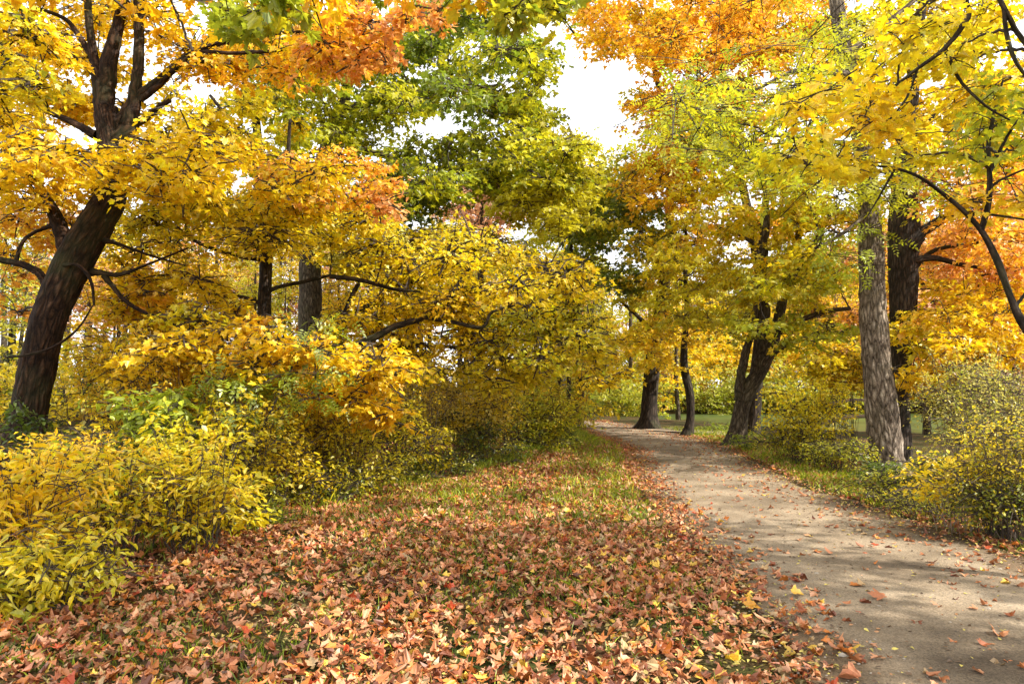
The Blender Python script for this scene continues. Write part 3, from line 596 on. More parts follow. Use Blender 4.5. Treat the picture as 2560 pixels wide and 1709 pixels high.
grow('maple_tree', 'dark maple close behind the grey ash, with orange and gold leaves over the bank', 'tree', trunk, limbs, pads, M_DARK, sides=26, lump=.1, flare=.2)

# ---- near overhanging maple at the right edge
pads = (RG(850, 100, 60, 36, 5.2, 10, .27, 'YG-Y-G', .4, .078, 'fine', .34) + RG(945, 36, 66, 32, 5.6, 9, .3, 'YG-Y-YG', .5, .078, 'fine', .34) + RG(1000, 110, 34, 50, 5.8, 7, .3, 'YG-L-Y', .4, .078, 'fine', .34) + RG(825, 155, 40, 16, 5.2, 4, .22, 'Y-YG', .3, .078, 'fine', .34) + RG(900, 150, 50, 20, 5.8, 3, .28, 'YG-Y', .4, .078, 'fine', .34)
        + RG(1000, 200, 30, 20, 6, 3, .3, 'Y-G', .3, .078, 'fine', .4))
for k in range(54):  # unseen upper crown outside the frame, added to throw dappled shade on the floor
    u = unit(rng.normal(size=3)) * rng.random() ** .45
    c = np.array((7.6, 2.6, 8.2)) + u * (6.4, 4.8, 2.8)
    px, py, d = proj(c)
    if d > .5 and -120 < px < W + 120 and py > -130: continue
    pads.append((c, rng.uniform(.8, 1.3), 'Y-YG', .15, 'maple', .9, .4, .3))
for k in range(9): pads.append((np.array((2.4, 2.5, 6.7)) + unit(rng.normal(size=3)) * rng.random() * (2.4, 1.2, .8), .8, 'Y-YG', .13, 'maple', 1., .4, .3))  # unseen sprays overhead, added to shade the corner bush and foreground
for k in range(16): pads.append((np.array((11.2, .2, 8.2)) + unit(rng.normal(size=3)) * rng.random() * (3, 2.2, 2), 1.1, 'Y-YG', .15, 'maple', 1., .4, .3))  # more unseen crown further right, added to shade the near end of the path
trunk = trace([(1114, 592, 14.4), (1098, 500, 11.8), (1076, 420, 9.84), (1048, 362, 7.87), (1022, 322, 7.79), (1010, 295, 5.9), (998, 262, 6.97), (983, 233, 5.25), (965, 212, 4.59), (945, 195, 3.94), (920, 177, 3.28), (895, 168, 2.62), (872, 165, 1.97), (845, 158, 1.31)], 5.6)
limbs = [np.array([(4.85, 5.6, .75, .07), (5.5, 5.3, 2.6, .08), (6.0, 4.9, 4.6, .075), (6.9, 3.6, 6.6, .06), (7.6, 2.6, 8.4, .04)]), trace([(981, 230, 6), (988, 205, 5.5), (990, 175, 5), (988, 150, 4.5), (993, 118, 3.5), (1003, 80, 2)], 5.6), np.vstack([[6.0, 4.95, 4.5, .05], [5.2, 5.1, 4.9, .03], trace([(985, -14, 6), (968, 18, 5.5), (945, 48, 4.5), (918, 68, 3.5), (890, 90, 2.8), (850, 125, 2)], 5.2)]),
         np.vstack([[5.9, 5.0, 4.3, .04], trace([(1050, 75, 6), (1034, 55, 5), (1016, 30, 5), (1000, 0, 5), (985, -30, 4)], 5.6)]), trace([(1003, 4, 4), (1008, 40, 4.5), (1018, 65, 3.5), (1034, 85, 3)], 5.6), trace([(988, 190, 3), (1000, 180, 2.4), (1034, 165, 2)], 5.6), trace([(1016, 305, 3.5), (1028, 290, 3), (1042, 275, 2.5)], 5.65), trace([(1048, 362, 5), (1060, 330, 4), (1064, 300, 3)], 5.6), trace([(990, 172, 3.5), (1005, 140, 3), (1024, 112, 2.6), (1040, 95, 2)], 5.6), trace([(945, 48, 3.4), (960, 80, 3), (985, 105, 2.4), (1010, 120, 1.6)], 5.25), trace([(965, 212, 3), (990, 214, 2.6), (1030, 220, 2)], 5.7), trace([(918, 68, 2.8), (905, 100, 2.4), (880, 130, 1.6)], 5.2), trace([(895, 168, 2.6), (880, 195, 2), (868, 215, 1.2)], 5.6)]
grow('maple_tree', 'near maple whose thin dark limbs and large yellow leaves overhang the ash', 'tree', trunk, limbs, pads, M_DARK, sides=14, twig_r=.0035)

# ---- pale pink and pale green trees behind the centre
grow('maple_tree', 'salmon pink tree showing through behind the green maple and yellow maple', 'tree', trace([(478, 420, 8), (480, 300, 7), (482, 220, 4), (480, 180, 2)], 28), [], RG(476, 208, 32, 24, 28, 26, 1.1, 'K-S-K', 1.5, .15, dens=.9) + RG(415, 248, 28, 14, 27, 7, .9, 'K-S', 1, .17, dens=.8), M_GREY, sides=8, twig_r=.012)
grow('tree', 'distant feathery pale green tree under the sky gap', 'tree', trace([(592, 420, 5), (592, 250, 4), (590, 150, 2)], 46), [], RG(590, 152, 24, 26, 46, 12, 1.4, 'W-L', 1.5, .26, 'kite', .5) + RG(590, 200, 28, 30, 46, 10, 1.8, 'YG-L', 2, .26, 'kite'), M_GREY, sides=8, twig_r=.015)
grow('tree', 'mid distance olive yellow tree between the sky gap and dark green crown', 'tree', trace([(560, 425, 9), (565, 300, 7), (575, 200, 4), (580, 175, 2)], 33), [], RG(575, 200, 40, 34, 33, 24, 1.5, 'YG-OL-G', 2, .2, 'kite') + RG(555, 260, 40, 36, 33, 20, 1.5, 'L-YG-M', 2, .2, 'kite'), M_DARK, sides=8, twig_r=.012)
# ------------------------------------------------------------------ shrubs
def bush(label, cx, cy_, rx, ry, d, pal, ls=.08, tm='ovate', dens=1., n=10, pr=None, group=None, twig=None, droop=.15, dd=None, flat=.7, name='shrub', sr=.008, shoots=.9):
    ctr = P(cx, cy_, d); X_, Z_ = rx * d / FP, ry * d / FP; pr = (pr or max(.16, .42 * math.sqrt(X_ * Z_))) * .88; Y_ = dd or min(X_ * .8, 1.2)
    base = np.array((ctr[0], d, float(gz(ctr[0], d)))); r = root(name, base, label, 'shrub', group)
    pads, cent = [], []
    for _ in range(n):
        best, bd = None, -1
        for _k in range(6):
            u = unit(rng.normal(size=3)) * rng.random() ** .4 * np.array((X_, Y_, Z_)); p = ctr + u; p[2] = max(p[2], gz(p[0], p[1]) + .06)
            q = min([np.linalg.norm((p - o) / (X_, Y_, Z_)) for o in cent], default=9)
            if q > bd: best, bd = p, q
        cent.append(best); pads.append((best, pr * rng.uniform(.7, 1.25), pal, ls, tm, dens, flat, droop))
    wood, lf = MB(), MB()
    for q in pads:
        c = q[0]; a = rng.uniform(0, 6.28); s = base + np.array((math.cos(a) * X_ * .3 * rng.random() + (c[0] - base[0]) * .4, (c[1] - base[1]) * .5 + math.sin(a) * .15, 0)); s[2] = gz(s[0], s[1]) - .05
        h = c - s; pl = crom(np.array([s, s + h * (.15, .15, .45), s + h * (.55, .55, .85) , c]), 4); pl[1:-1] += rng.normal(size=(len(pl) - 2, 3)) * .025
        tube(wood, pl, np.linspace(sr, sr * .4, len(pl)) * rng.choice([.3, .6, 1.]), 4)
    for k in range(max(3, int(n * shoots))):
        a = rng.uniform(0, 6.28); e = ctr + np.array((X_ * math.cos(a) * rng.uniform(.3, 1.2), Y_ * math.sin(a), Z_ * rng.uniform(.7, 1.55)))
        s = base + np.array(((e[0] - base[0]) * .4, (e[1] - base[1]) * .4, 0)); s[2] = gz(s[0], s[1]); h = e - s
        pl = crom(np.array([s, s + h * (.3, .3, .5), s + h * (.7, .7, .88), e - (0, 0, .12 * droop * Z_)]), 6)
        tube(wood, pl, np.linspace(sr * .6, sr * .2, len(pl)), 4)
        m_ = int(rng.integers(9, 20)); t = rng.uniform(.45, 1, m_); q = np.stack([np.interp(t, np.linspace(0, 1, len(pl)), pl[:, i_]) for i_ in range(3)], 1)
        dv = np.stack([rng.normal(size=m_), rng.normal(size=m_), rng.uniform(-.9, .3, m_)], 1); q = q + unit(dv) * ls * .5
        leaves(lf, q, dv, np.array((0, 0, 1.)) + rng.normal(size=(m_, 3)) * .5, ls * rng.uniform(.6, 1.3, m_), np.clip(pick(pal, rng.random(m_)) * (1 + rng.normal(size=(m_, 1)) * .12), .005, .9), tm)
    pads = [(c_, s_, p_, l_, t_, d_ * rng.uniform(.45, 1.25), f_, r_) for c_, s_, p_, l_, t_, d_, f_, r_ in pads]
    foliage(lf, wood, pads, .0035 if d < 9 else .005)
    lf.build('foliage', M_LEAF, r, base); wood.build('branchwork', twig or M_TWIG, r, base)
    return r
B = bush
G1 = None
B('big-leaved bright yellow bush at the near left corner', 20, 514, 66, 46, 5.5, 'YG-Y-G-Y', .082, 'pointed', n=34, pr=.3, dens=.72)
B('yellow bush with broad lime tinged leaves beside the big-leaved corner bush', 118, 494, 54, 38, 6.5, 'Y-Y-L-G', .075, 'pointed', n=26, pr=.3, dens=.62)
B('low sparse yellow stems drooping over the leaf litter under the corner bush', 45, 568, 62, 26, 5.0, 'YG-OL-Y', .07, 'pointed', n=18, pr=.2, dens=.6, droop=.4)
B('golden leafy bush hiding the foot of the leaning maple', 78, 452, 60, 18, 7.6, 'Y-G-L', .07, 'pointed', n=20, pr=.34, dens=.6)
B('full yellow bush at the litter edge between corner bush and drooping sapling', 195, 490, 50, 44, 6.7, 'Y-YG-G', .07, 'pointed', n=24, pr=.3, dens=.62)
B('tall airy golden shrub filling the space over the lime green bush', 190, 390, 60, 50, 9.2, 'Y-G-Y', .065, n=22, pr=.36, dens=.7)
B('straggling yellow shrub between the full yellow bush and the golden tiers', 245, 450, 48, 50, 8.3, 'Y-OL-Y', .065, n=20, pr=.34, dens=.7)
B('tiny yellow seedling cluster at the very lower left edge of the litter', 14, 598, 24, 14, 4.9, 'Y-L', .09, n=4, pr=.15)
B('lime green leafy bush in front of the leaning maple', 162, 418, 40, 30, 8.2, 'L-L-M', .11, n=14, pr=.36, droop=.25)
B('green creeper tuft at the foot of the leaning maple', 22, 430, 22, 20, 9.3, 'M-D', .08, n=8, pr=.25)
B('golden small-leaved bush behind the lime green bush', 130, 385, 60, 40, 11, 'Y-G-Y', .075, n=22, pr=.5, dens=.9)
B('loose yellow thicket of pointed leaves above the golden small-leaved bush', 165, 345, 85, 34, 11.6, 'Y-G-YG', .085, n=30, pr=.55, dens=.6)
B('airy yellow bush below the slim dark maple', 225, 395, 50, 34, 11, 'Y-G', .07, n=20, pr=.48, dens=.9)
B('yellow shrub with long arching stems and pale lower twigs', 195, 460, 46, 40, 7.8, 'Y-YG-OL', .085, n=20, pr=.36, dens=1.)
B('bushy yellow sapling drooping over the edge of the leaf litter', 215, 500, 36, 26, 7.3, 'Y-YG', .09, n=12, pr=.3)
B('olive shrub with thin tangled twigs at the litter edge', 275, 465, 46, 42, 9.0, 'OL-Y-Y', .06, n=20, pr=.38, dens=.8)
B('golden olive shrub standing under the golden maple tiers', 310, 432, 46, 34, 10.2, 'Y-OL-G', .065, n=20, pr=.42, dens=.9)
B('olive yellow shrub with red flecked leaves', 345, 465, 46, 34, 10, 'Y-OL-YG', .06, n=18, pr=.4, dens=.8)
B('dense yellow shrub with dark green skirts, mid edge of the wood', 402, 436, 48, 34, 12, 'Y-YG-Y', .065, n=20, pr=.45)
B('dark green low shrub at the grass edge', 425, 465, 44, 16, 12.2, 'M-D-OL', .06, n=14, pr=.36)
B('twiggy pale gold shrub with bare upright branches', 425, 392, 34, 26, 14, 'Y-W-G', .06, n=18, pr=.5, dens=.55, twig=M_TWIGP)
B('broad golden yellow shrub behind the dark green skirt of shrubs', 465, 410, 50, 26, 14.5, 'Y-Y-W-G', .075, n=22, pr=.55)
B('dark leafy shrub under the low spreading yellow maple', 485, 445, 46, 20, 14, 'M-D-OL', .065, n=18, pr=.42)
B('yellow green shrub ending the row of bushes beside the path', 540, 415, 36, 24, 17.5, 'Y-YG-L', .08, n=18, pr=.6)
B('dull green shrub at the path edge, last in the row', 545, 436, 36, 14, 17.5, 'M-OL', .075, n=14, pr=.5)
B('yellow sapling foliage leaning over the far path edge', 568, 412, 16, 14, 20, 'Y-YG', .09, n=7, pr=.5)
B('olive brushwood hiding the base of the furrowed trunk', 330, 420, 60, 26, 14, 'Y-G', .075, n=22, pr=.55)
B('low dark undergrowth shrub at the litter edge below the airy yellow bush', 240, 505, 50, 22, 7.9, 'M-OL', .055, n=16, pr=.28, dens=.7)
B('low dark green shrub along the edge between olive shrubs', 318, 488, 50, 18, 9.4, 'M-OL-D', .055, n=16, pr=.3, dens=.8)
B('low weedy green shrub along the edge under the dense yellow shrub', 385, 474, 44, 14, 11.4, 'M-OL-V', .05, n=14, pr=.32, dens=.8)
# green pinnate saplings
def sapling(label, pts, d, pads):
    return grow('sapling', label, 'sapling', trace(pts, d), [], pads, M_TWIG, sides=6, flare=0, lump=0, rough=0, twig_r=.0035)
sapling('slender dark green sapling with drooping paired leaflets, slanting up before the golden tiers', [(245, 478, 3), (262, 430, 2.6), (288, 375, 2.2), (312, 325, 1.5)], 8.6,
        RG(305, 330, 30, 14, 8.6, 4, .28, 'M-L-M', .2, .2, 'pinnate', .25) + RG(250, 378, 34, 14, 8.6, 4, .28, 'M-L-M', .2, .2, 'pinnate', .25) + RG(300, 385, 30, 18, 8.6, 4, .26, 'M-L', .2, .2, 'pinnate', .25))
sapling('thin upright dark green sapling beside the slanting sapling', [(246, 478, 2.6), (240, 440, 2.2), (236, 405, 1.8), (232, 380, 1.2)], 8.7, RG(225, 388, 36, 10, 8.7, 4, .26, 'M-L', .2, .2, 'pinnate', .25) + RG(236, 420, 26, 14, 8.7, 3, .26, 'M', .2, .2, 'pinnate', .25))
sapling('bare thin dark sapling stem rising out of the golden shrubs', [(400, 400, 3), (401, 372, 2.6), (399, 350, 2.2), (398, 330, 1.6)], 13, RG(400, 330, 14, 8, 13, 2, .3, 'Y', .2, .09))
sapling('straight thin stem among the yellow shrubs near the path', [(505, 442, 3), (504, 410, 2.6), (502, 380, 2.2), (503, 362, 1.4)], 15, RG(505, 375, 26, 14, 15, 5, .5, 'Y-YG', .3, .09))
# right bank
B('arching yellow shrub spreading over the bank between forked tree and ash', 810, 412, 46, 28, 14.2, 'Y-YG-Y', .075, n=34, pr=.4, droop=.4, dens=.9)
B('golden shrub leaning out behind the arching yellow shrub', 842, 372, 32, 18, 16, 'Y-G-YG', .08, n=16, pr=.55, droop=.3)
B('low green plants at the foot of the forked tree', 745, 442, 12, 6, 17.2, 'M-L', .07, n=6, pr=.2)
B('bright green waterside weeds beside the pond', 716, 430, 14, 5, 24, 'L-M-L', .12, 'lance', n=8, pr=.35)
B('dark ferny undergrowth in front of the pale log', 836, 452, 34, 8, 12.8, 'M-OL-L', .05, n=22, pr=.34, dens=.55)
B('low dark ferny plants under the arching yellow shrub', 795, 441, 40, 9, 14.2, 'M-OL-D', .05, n=18, pr=.34, dens=.55)
B('tangled green bramble in front of the ash foot', 918, 488, 32, 11, 10.0, 'V-OL-L', .045, n=22, pr=.28, dens=.5)
B('straggling green yellow weeds along the verge before the ash and thicket', 920, 500, 48, 9, 8.4, 'V-OL-L', .045, 'lance', n=22, pr=.2, dens=.6)
B('dark green ivy skirt round the base of the ash', 886, 480, 24, 12, 11.9, 'D-M', .06, n=20, pr=.3)
B('grey green straggling thicket of small leaves beyond the ash', 968, 402, 44, 40, 10.5, 'V-W-OL-M', .045, n=34, pr=.42, dens=.4, twig=M_TWIGB)
B('tall straggly olive thicket at the far side of the ash', 995, 425, 44, 50, 8.6, 'V-OL-W-M-B', .04, n=34, pr=.4, dens=.36, twig=M_TWIGB)
B('brushy olive shrub with withered stalks at the frame edge', 1005, 470, 46, 50, 7.2, 'V-Y-OL-M', .04, n=34, pr=.34, dens=.42, twig=M_TWIGB)
B('dark green bramble under the olive thicket', 955, 480, 40, 24, 9.2, 'M-OL-V', .042, n=28, pr=.34, dens=.45)
B('dark bramble along the verge nearest the right margin', 1000, 500, 40, 18, 7.2, 'V-M-OL', .04, n=26, pr=.28, dens=.5)
B('low verge weeds at the outer end of the dark bramble', 900, 488, 40, 14, 9.4, 'M-OL', .045, n=18, pr=.26, dens=.8)
B('twig spray of bright yellow leaves in front of the dark bramble', 955, 478, 40, 22, 7.6, 'Y-Y-YG', .06, n=12, pr=.2, dens=.3, twig=M_TWIGP)
B('purplish brown leafless scrub on the far bank', 1000, 388, 34, 14, 24, 'B-K-V', .07, 'lance', n=16, pr=.6, dens=.4, twig=M_TWIGP)
# dark firs in the wood
def fir(label, px, d, h, w, group=None):
    x = P(px, 386, d)[0]; g = float(gz(x, d)); pads = []
    for k in range(15):
        f = k / 15; z = g + h * (.12 + .84 * f); m = max(3, int(8 * (1 - f)))
        for j in range(m):
            a = j * 6.28 / m + k * 1.1; q = w * (1 - f) * rng.uniform(.5, .95); pads.append((np.array((x + q * math.cos(a), d + q * math.sin(a), z - .15 * q)), .25 + .4 * (1 - f) * w / 2, 'D', .14, 'lance', .9, .2, .5))
    return grow('fir_tree', label, 'tree', np.array([(x, d, g - .1, .13), (x, d, g + h * .5, .08), (x, d, g + h, .015)]), [], pads, M_DARK, sides=8, group=group, branch=False)
fir('dark evergreen fir half hidden behind the loose yellow thicket', 195, 16, 3.6, 2.2)
fir('dark fir showing between the leaning maple and slim maple', 195, 30, 9.5, 3.0)
fir('small dark fir in the shade under the yellow maple', 425, 21, 3.0, 2.4)
fir('dim fir beyond the leaning maple at the far left', 8, 26, 6.0, 2.6)

# ------------------------------------------------------------------ the wood behind
def wood_tree(label, group, x, y, h, spread, pal, ls=.16, n=18, dens=1., bark=None, low=.35):
    g = float(gz(x, y)); pads = []
    for _ in range(n):
        u = unit(rng.normal(size=3)) * rng.random() ** .4
        pads.append((np.array((x + u[0] * spread, y + u[1] * spread, g + h * ((1 + low) / 2 + u[2] * (1 - low) / 2 * .95))), rng.uniform(.9, 1.6) * spread / 2.6, pal, ls, 'kite', dens, .5, .3))
    w = rng.normal(size=2) * .25
    tr = np.array([(x, y, g - .1, .02 * h * .8), (x + w[0], y, g + h * .3, .015 * h * .8), (x + w[1], y, g + h * .65, .009 * h), (x, y, g + h * .97, .02)])
    return grow('woodland_tree', label, 'tree', tr, [], pads, bark or M_GREY, sides=8, group=group, twig_r=.01, flare=.2, to_ground=False)
grow('woodland_tree', 'dark trunk half hidden by yellow sapling leaves at the path bend', 'tree', trace([(576, 420, 12), (578, 400, 11), (580, 380, 10), (578, 330, 9), (572, 270, 6), (570, 230, 3)], 28), [trace([(580, 392, 4), (592, 384, 3), (610, 382, 2), (622, 390, 1.5)], 28)], RG(570, 300, 30, 40, 28, 10, 1.0, 'YG-Y', 1, .15), M_DARK, sides=12)
GW = 'trees of the wood behind the shrubs'; GP = 'trees on the far side of the pond'
KINDS = [('Y-G-Y', 'golden'), ('G-O-K', 'orange'), ('YG-OL-Y', 'olive yellow'), ('M-OL-YG', 'green'), ('K-S-B', 'pinkish russet'), ('Y-YG-L', 'lime yellow')]
def put(kinds, spots, group, where, dens, h0, spread, low=.35):
    protos = {}
    for px, d, top, k in spots:
        x = P(px, 386, d)[0]; h = (HORIZON - top) * d / FP + 1.6 - float(gz(x, d))
        if k not in protos:
            protos[k] = (wood_tree(f'{KINDS[k][1]} tree {where}', group + ', ' + KINDS[k][1], x, d, h, spread, KINDS[k][0], dens=dens, low=low), h)
        else:
            p, ph = protos[k]; copy_tree(p, (x, d, float(gz(x, d))), rng.uniform(0, 6.28), h / ph)
left = []
for px in range(-70, 560, 24):
    for d0, t0 in ((26, 255), (36, 215), (50, 195)):
        if rng.random() < .2: continue
        x = px + rng.uniform(-14, 14); 
        k = int(rng.choice([0, 1, 2, 3, 4, 5], p=[.3, .16, .2, .08, .08, .18]))
        if 150 < x < 330 and d0 > 30: k = int(rng.choice([4, 1, 0, 2], p=[.4, .25, .2, .15]))
        left.append((x, d0 + rng.uniform(-4, 5), t0 + rng.uniform(-25, 40) + (25 if 480 < x else 0), k))
put(KINDS, left, GW, 'in the wood behind the shrubs', .5, 10, 2.8)
mid = [(px + rng.uniform(-10, 10), 46 + rng.uniform(-4, 14), 255 + rng.uniform(-25, 40), int(rng.choice([0, 2, 5, 1]))) for px in range(550, 680, 14)]
put(KINDS, mid, 'trees beyond the path bend', 'beyond the path bend', .7, 11, 2.8, .1)
far = [(px + rng.uniform(-10, 10), 66 + rng.uniform(-4, 16), 225 + rng.uniform(-40, 60), int(rng.choice([0, 1, 2, 5, 3]))) for px in range(660, 1120, 15)]
put(KINDS, far, GP, 'on the far side of the pond', .9, 18, 4.6, .08)
right = [(885, 27, 190, 1), (925, 30, 200, 0), (965, 28, 215, 1), (1010, 27, 180, 1), (1050, 30, 200, 0), (950, 36, 160, 2), (1020, 38, 170, 2), (820, 60, 240, 0), (900, 40, 200, 2)]
put(KINDS, [q for q in right if True], 'trees on the near bank behind the ash', 'on the bank behind the ash', .9, 10, 2.8, .2)

def scrub(label, group, spots, pal, ls, rxm, rym, dens=.8):
    p0 = None
    for px, d, s in spots:
        if p0 is None:
            x = P(px, 386, d)[0]; g = float(gz(x, d)); py = HORIZON + (EYE - g - rym * .95) * FP / d
            p0 = bush(label, px, py, rxm * FP / d, rym * FP / d, d, pal, ls, 'kite', dens, 18, .45 * math.sqrt(rxm * rym) , group, dd=rxm * .7)
        else:
            x = P(px, 386, d)[0]; copy_tree(p0, (x, d, float(gz(x, d))), rng.uniform(0, 6.28), s)
scrub('dull olive thicket under the woodland trees', 'olive thickets in the wood', [(px + rng.uniform(-12, 12), rng.uniform(19, 34), rng.uniform(.8, 1.5)) for px in range(-60, 580, 26)], 'OL-Y-M', .12, 1.5, .9)
scrub('golden thicket under the woodland trees', 'golden thickets in the wood', [(px + rng.uniform(-14, 14), rng.uniform(18, 30), rng.uniform(.8, 1.4)) for px in range(-50, 570, 40)], 'Y-G-OL', .12, 1.4, .9)
scrub('russet thicket of dead leaves under the woodland trees', 'russet thickets in the wood', [(px, rng.uniform(26, 34), rng.uniform(.9, 1.5)) for px in range(200, 350, 26)], 'K-B-S', .13, 1.5, .9, .6)
scrub('green shrub at the outer side of the path bend', 'green shrubs at the path bend', [(px, 37 + rng.uniform(-1, 3), rng.uniform(.8, 1.3)) for px in range(596, 650, 8)] + [(px, 45, 1.4) for px in range(540, 600, 12)], 'M-OL-L', .14, 1.6, 1.0)
scrub('rounded pale green shrub on the far pond shore', 'shrubs on the far pond shore', [(px, 54.5 + rng.uniform(-.6, 1.5), rng.uniform(.8, 1.5)) for px in range(640, 1080, 15)], 'W-L-OL', .2, 2.2, 1.7)
scrub('golden shrub on the far pond shore', 'golden shrubs on the far pond shore', [(px, 57 + rng.uniform(-1, 2), rng.uniform(1.2, 2.0)) for px in range(650, 1090, 32)], 'Y-G-OL', .2, 2.2, 1.8)
lf, wd = MB(), MB()
pads = []
for a in np.arange(-75, 76, 1.1):
    for z in (2.5, 6.5, 10):
        q = 105 + rng.uniform(-8, 10); pads.append((np.array((q * math.sin(R(a)) * 1.1, q * math.cos(R(a)), z + rng.uniform(-1.5, 1.5))), 2.6, rng.choice(['OL-Y', 'M-OL', 'G-Y', 'B-K']), .7, 'kite', .55, .8, .1))
foliage(lf, wd, pads, .02)
tag(lf.build('forest', M_LEAF), 'far off mixed autumn wood closing the view between the trunks', kind='stuff')

# fallen log and branches by the water
def log(label, a, b, r):
    m = MB(); pl = crom(np.array([a, (np.array(a) + b) / 2 + (0, .05, .06), b], float), 6); tube(m, pl, np.linspace(r, r * .6, len(pl)), 10, .06, lump=.08)
    th = m.v[0]; k = 11; m.add(th[:10], [list(range(9, -1, -1))], [10]); m.add(th[-11:-1], [list(range(10))], [10])
    tag(m.build('fallen_log', plain_mat('weathered_wood', (.34, .27, .2)), smooth=True), label, 'log')
def gp(px, py, d): p = P(px, py, d); return p
log('pale fallen log lying on the bank behind the arching yellow shrub', gp(812, 425, 15.4), gp(873, 415, 15.8), .07)
log('weathered fallen branch lying above the pale log', gp(828, 404, 16.6), gp(874, 400, 17), .05)

# ------------------------------------------------------------------ forest floor
def edge_x(y):        # where the row of bushes begins
    return np.interp(y, [2, 4.8, 6.3, 8.2, 11.2, 14.4, 20, 26], [-5.2, -4.4, -3.9, -3.1, -2.3, -.3, 1.7, 2.2])
def tint_litter(n, yel=.06):
    k = rng.random(n); c = np.empty((n, 3))
    base = np.array([(.42, .15, .05), (.54, .25, .12), (.29, .08, .022), (.16, .045, .016), (.50, .16, .025), (.58, .36, .045), (.40, .26, .12), (.48, .08, .025)])
    w = np.array([.27, .24, .14, .10, .09, yel, .08, .02]); i = rng.choice(8, n, p=w / w.sum())
    return np.clip(base[i] * (1 + rng.normal(size=(n, 1)) * .18), .01, .9), i
def scatter(n, x0, x1, y0, y1, keep, pow_=1.6):
    x = rng.uniform(x0, x1, n); y = y0 + (y1 - y0) * rng.random(n) ** pow_
    k = rng.random(n) < keep(x, y); return x[k], y[k]
def litter_keep(x, y):
    d = pathdist(x, y); leftside = x < np.interp(y, [0, 30], [3, 4])
    clump = .22 + .85 * vnoise(x * 1.1, y * 1.1, 31) * (.5 + vnoise(x * 3.3, y * 3.3, 33))
    clump2 = .45 + .7 * vnoise(x * 1.3, y * 1.3, 41)
    k = np.where(leftside, clump * sstep(-.8, .15, d) * (1 - .1 * sstep(9, 15, y)) * sstep(-3.5, .5, x - edge_x(y) + 2.2), clump2 * sstep(-.15, .3, d) * (1 - .6 * sstep(1.2, 2.4, d)))
    return k
x1, y1 = scatter(62000, -8, 3.3, 2.4, 13, litter_keep, 1.0)
x2, y2 = scatter(64000, -6, 4.5, 13, 32, litter_keep, 1.2)
x3, y3 = scatter(24000, 4.2, 8.5, 2.5, 22, litter_keep, 1.2)
xp, yp = scatter(12000, .8, 6, 2.6, 34, lambda x, y: (pathdist(x, y) < 0) * (.10 + .5 * np.exp(-((x - np.interp(y, [3, 12, 20, 30], [4.0, 4.0, 5.2, 4.0])) / .55) ** 2) + .35 * sstep(-.7, 0, pathdist(x, y))), 1.1)
x, y = np.concatenate([x1, x2, x3, xp]), np.concatenate([y1, y2, y3, yp])
clear = np.ones(len(x), bool)                       # room for the single leaves laid out below
for px, py in ((748, 600), (858, 668), (1000, 628), (793, 588), (884, 592), (735, 655)):
    q = P(px, py, (EYE - .035) / ((py - HORIZON) / FP)); clear &= np.hypot(x - q[0], y - q[1]) > .17
x, y = x[clear], y[clear]; n = len(x)
col, ci = tint_litter(n)
z = gz(x, y) + .02 + rng.random(n) * .035; z = np.where(pathdist(x, y) < 0, .032, z)
nrm = np.stack([rng.normal(size=n) * .36, rng.normal(size=n) * .36, np.ones(n)], 1); nrm[pathdist(x, y) < 0] *= (.45, .45, 1)
ang = rng.uniform(0, 6.28, n); drr = np.stack([np.cos(ang), np.sin(ang), np.zeros(n)], 1); drr -= nrm * (drr * nrm).sum(1, keepdims=True) / (nrm * nrm).sum(1, keepdims=True)
size = rng.uniform(.034, .084, n) * np.where(pathdist(x, y) < 0, .85, 1)
pos = np.stack([x, y, z], 1); qx, qy, qd = proj(pos)
vis = (qx > 4) & (qx < W - 4) & (qy < H - 4) & (qy > 420)
score = np.where(vis, size / qd * np.where(pathdist(x, y) < -.1, 2.0, 1), 0)
top = np.argsort(-score)[:300]; rest = np.ones(n, bool); rest[top] = False
m = MB(); nearm = rest & (y < 9); farm = rest & ~nearm
leaves(m, pos[nearm], drr[nearm], nrm[nearm], size[nearm], col[nearm], 'fine', .6, 1.25, jit=.06); leaves(m, pos[farm], drr[farm], nrm[farm], size[farm], col[farm], 'maple', .6, 1.2, jit=.06)
tag(m.build('leaf_litter', M_DRY), 'thick carpet of fallen maple leaves over the woodland floor', kind='stuff')
NAMES = ['salmon brown', 'pale pink', 'rust', 'dark brown', 'orange', 'yellow', 'tan', 'red']
shapes = {}
for j in top:
    k = (int(ci[j]), int(rng.integers(9)))
    onp = pathdist(x[j], y[j]) < -.05; where = 'lying on the gravel path' if onp else ('lying on the verge beyond the path' if x[j] > 4 else 'lying in the carpet of fallen leaves')
    if k not in shapes:
        m = MB(); leaves(m, np.zeros((1, 3)), np.array([[0, 1., 0]]), np.array([[0, 0, 1.]]), np.array([1.]), col[j][None], 'fine', .6, 1.2, jit=.05)
        o = m.build('fallen_leaf', M_DRY); shapes[k] = o
    else:
        o = shapes[k].copy(); COL.objects.link(o)
    o.location = pos[j]; dv = Vector(drr[j]).normalized(); nv = Vector(nrm[j]).normalized(); xv = dv.cross(nv)
    from mathutils import Matrix
    o.rotation_euler = Matrix((xv, dv, nv)).transposed().to_euler(); o.scale = (size[j] * (1.1 if onp else 1),) * 3
    tag(o, f'{NAMES[ci[j]]} maple leaf {where}', 'leaf', f'{NAMES[ci[j]]} leaves {where}')
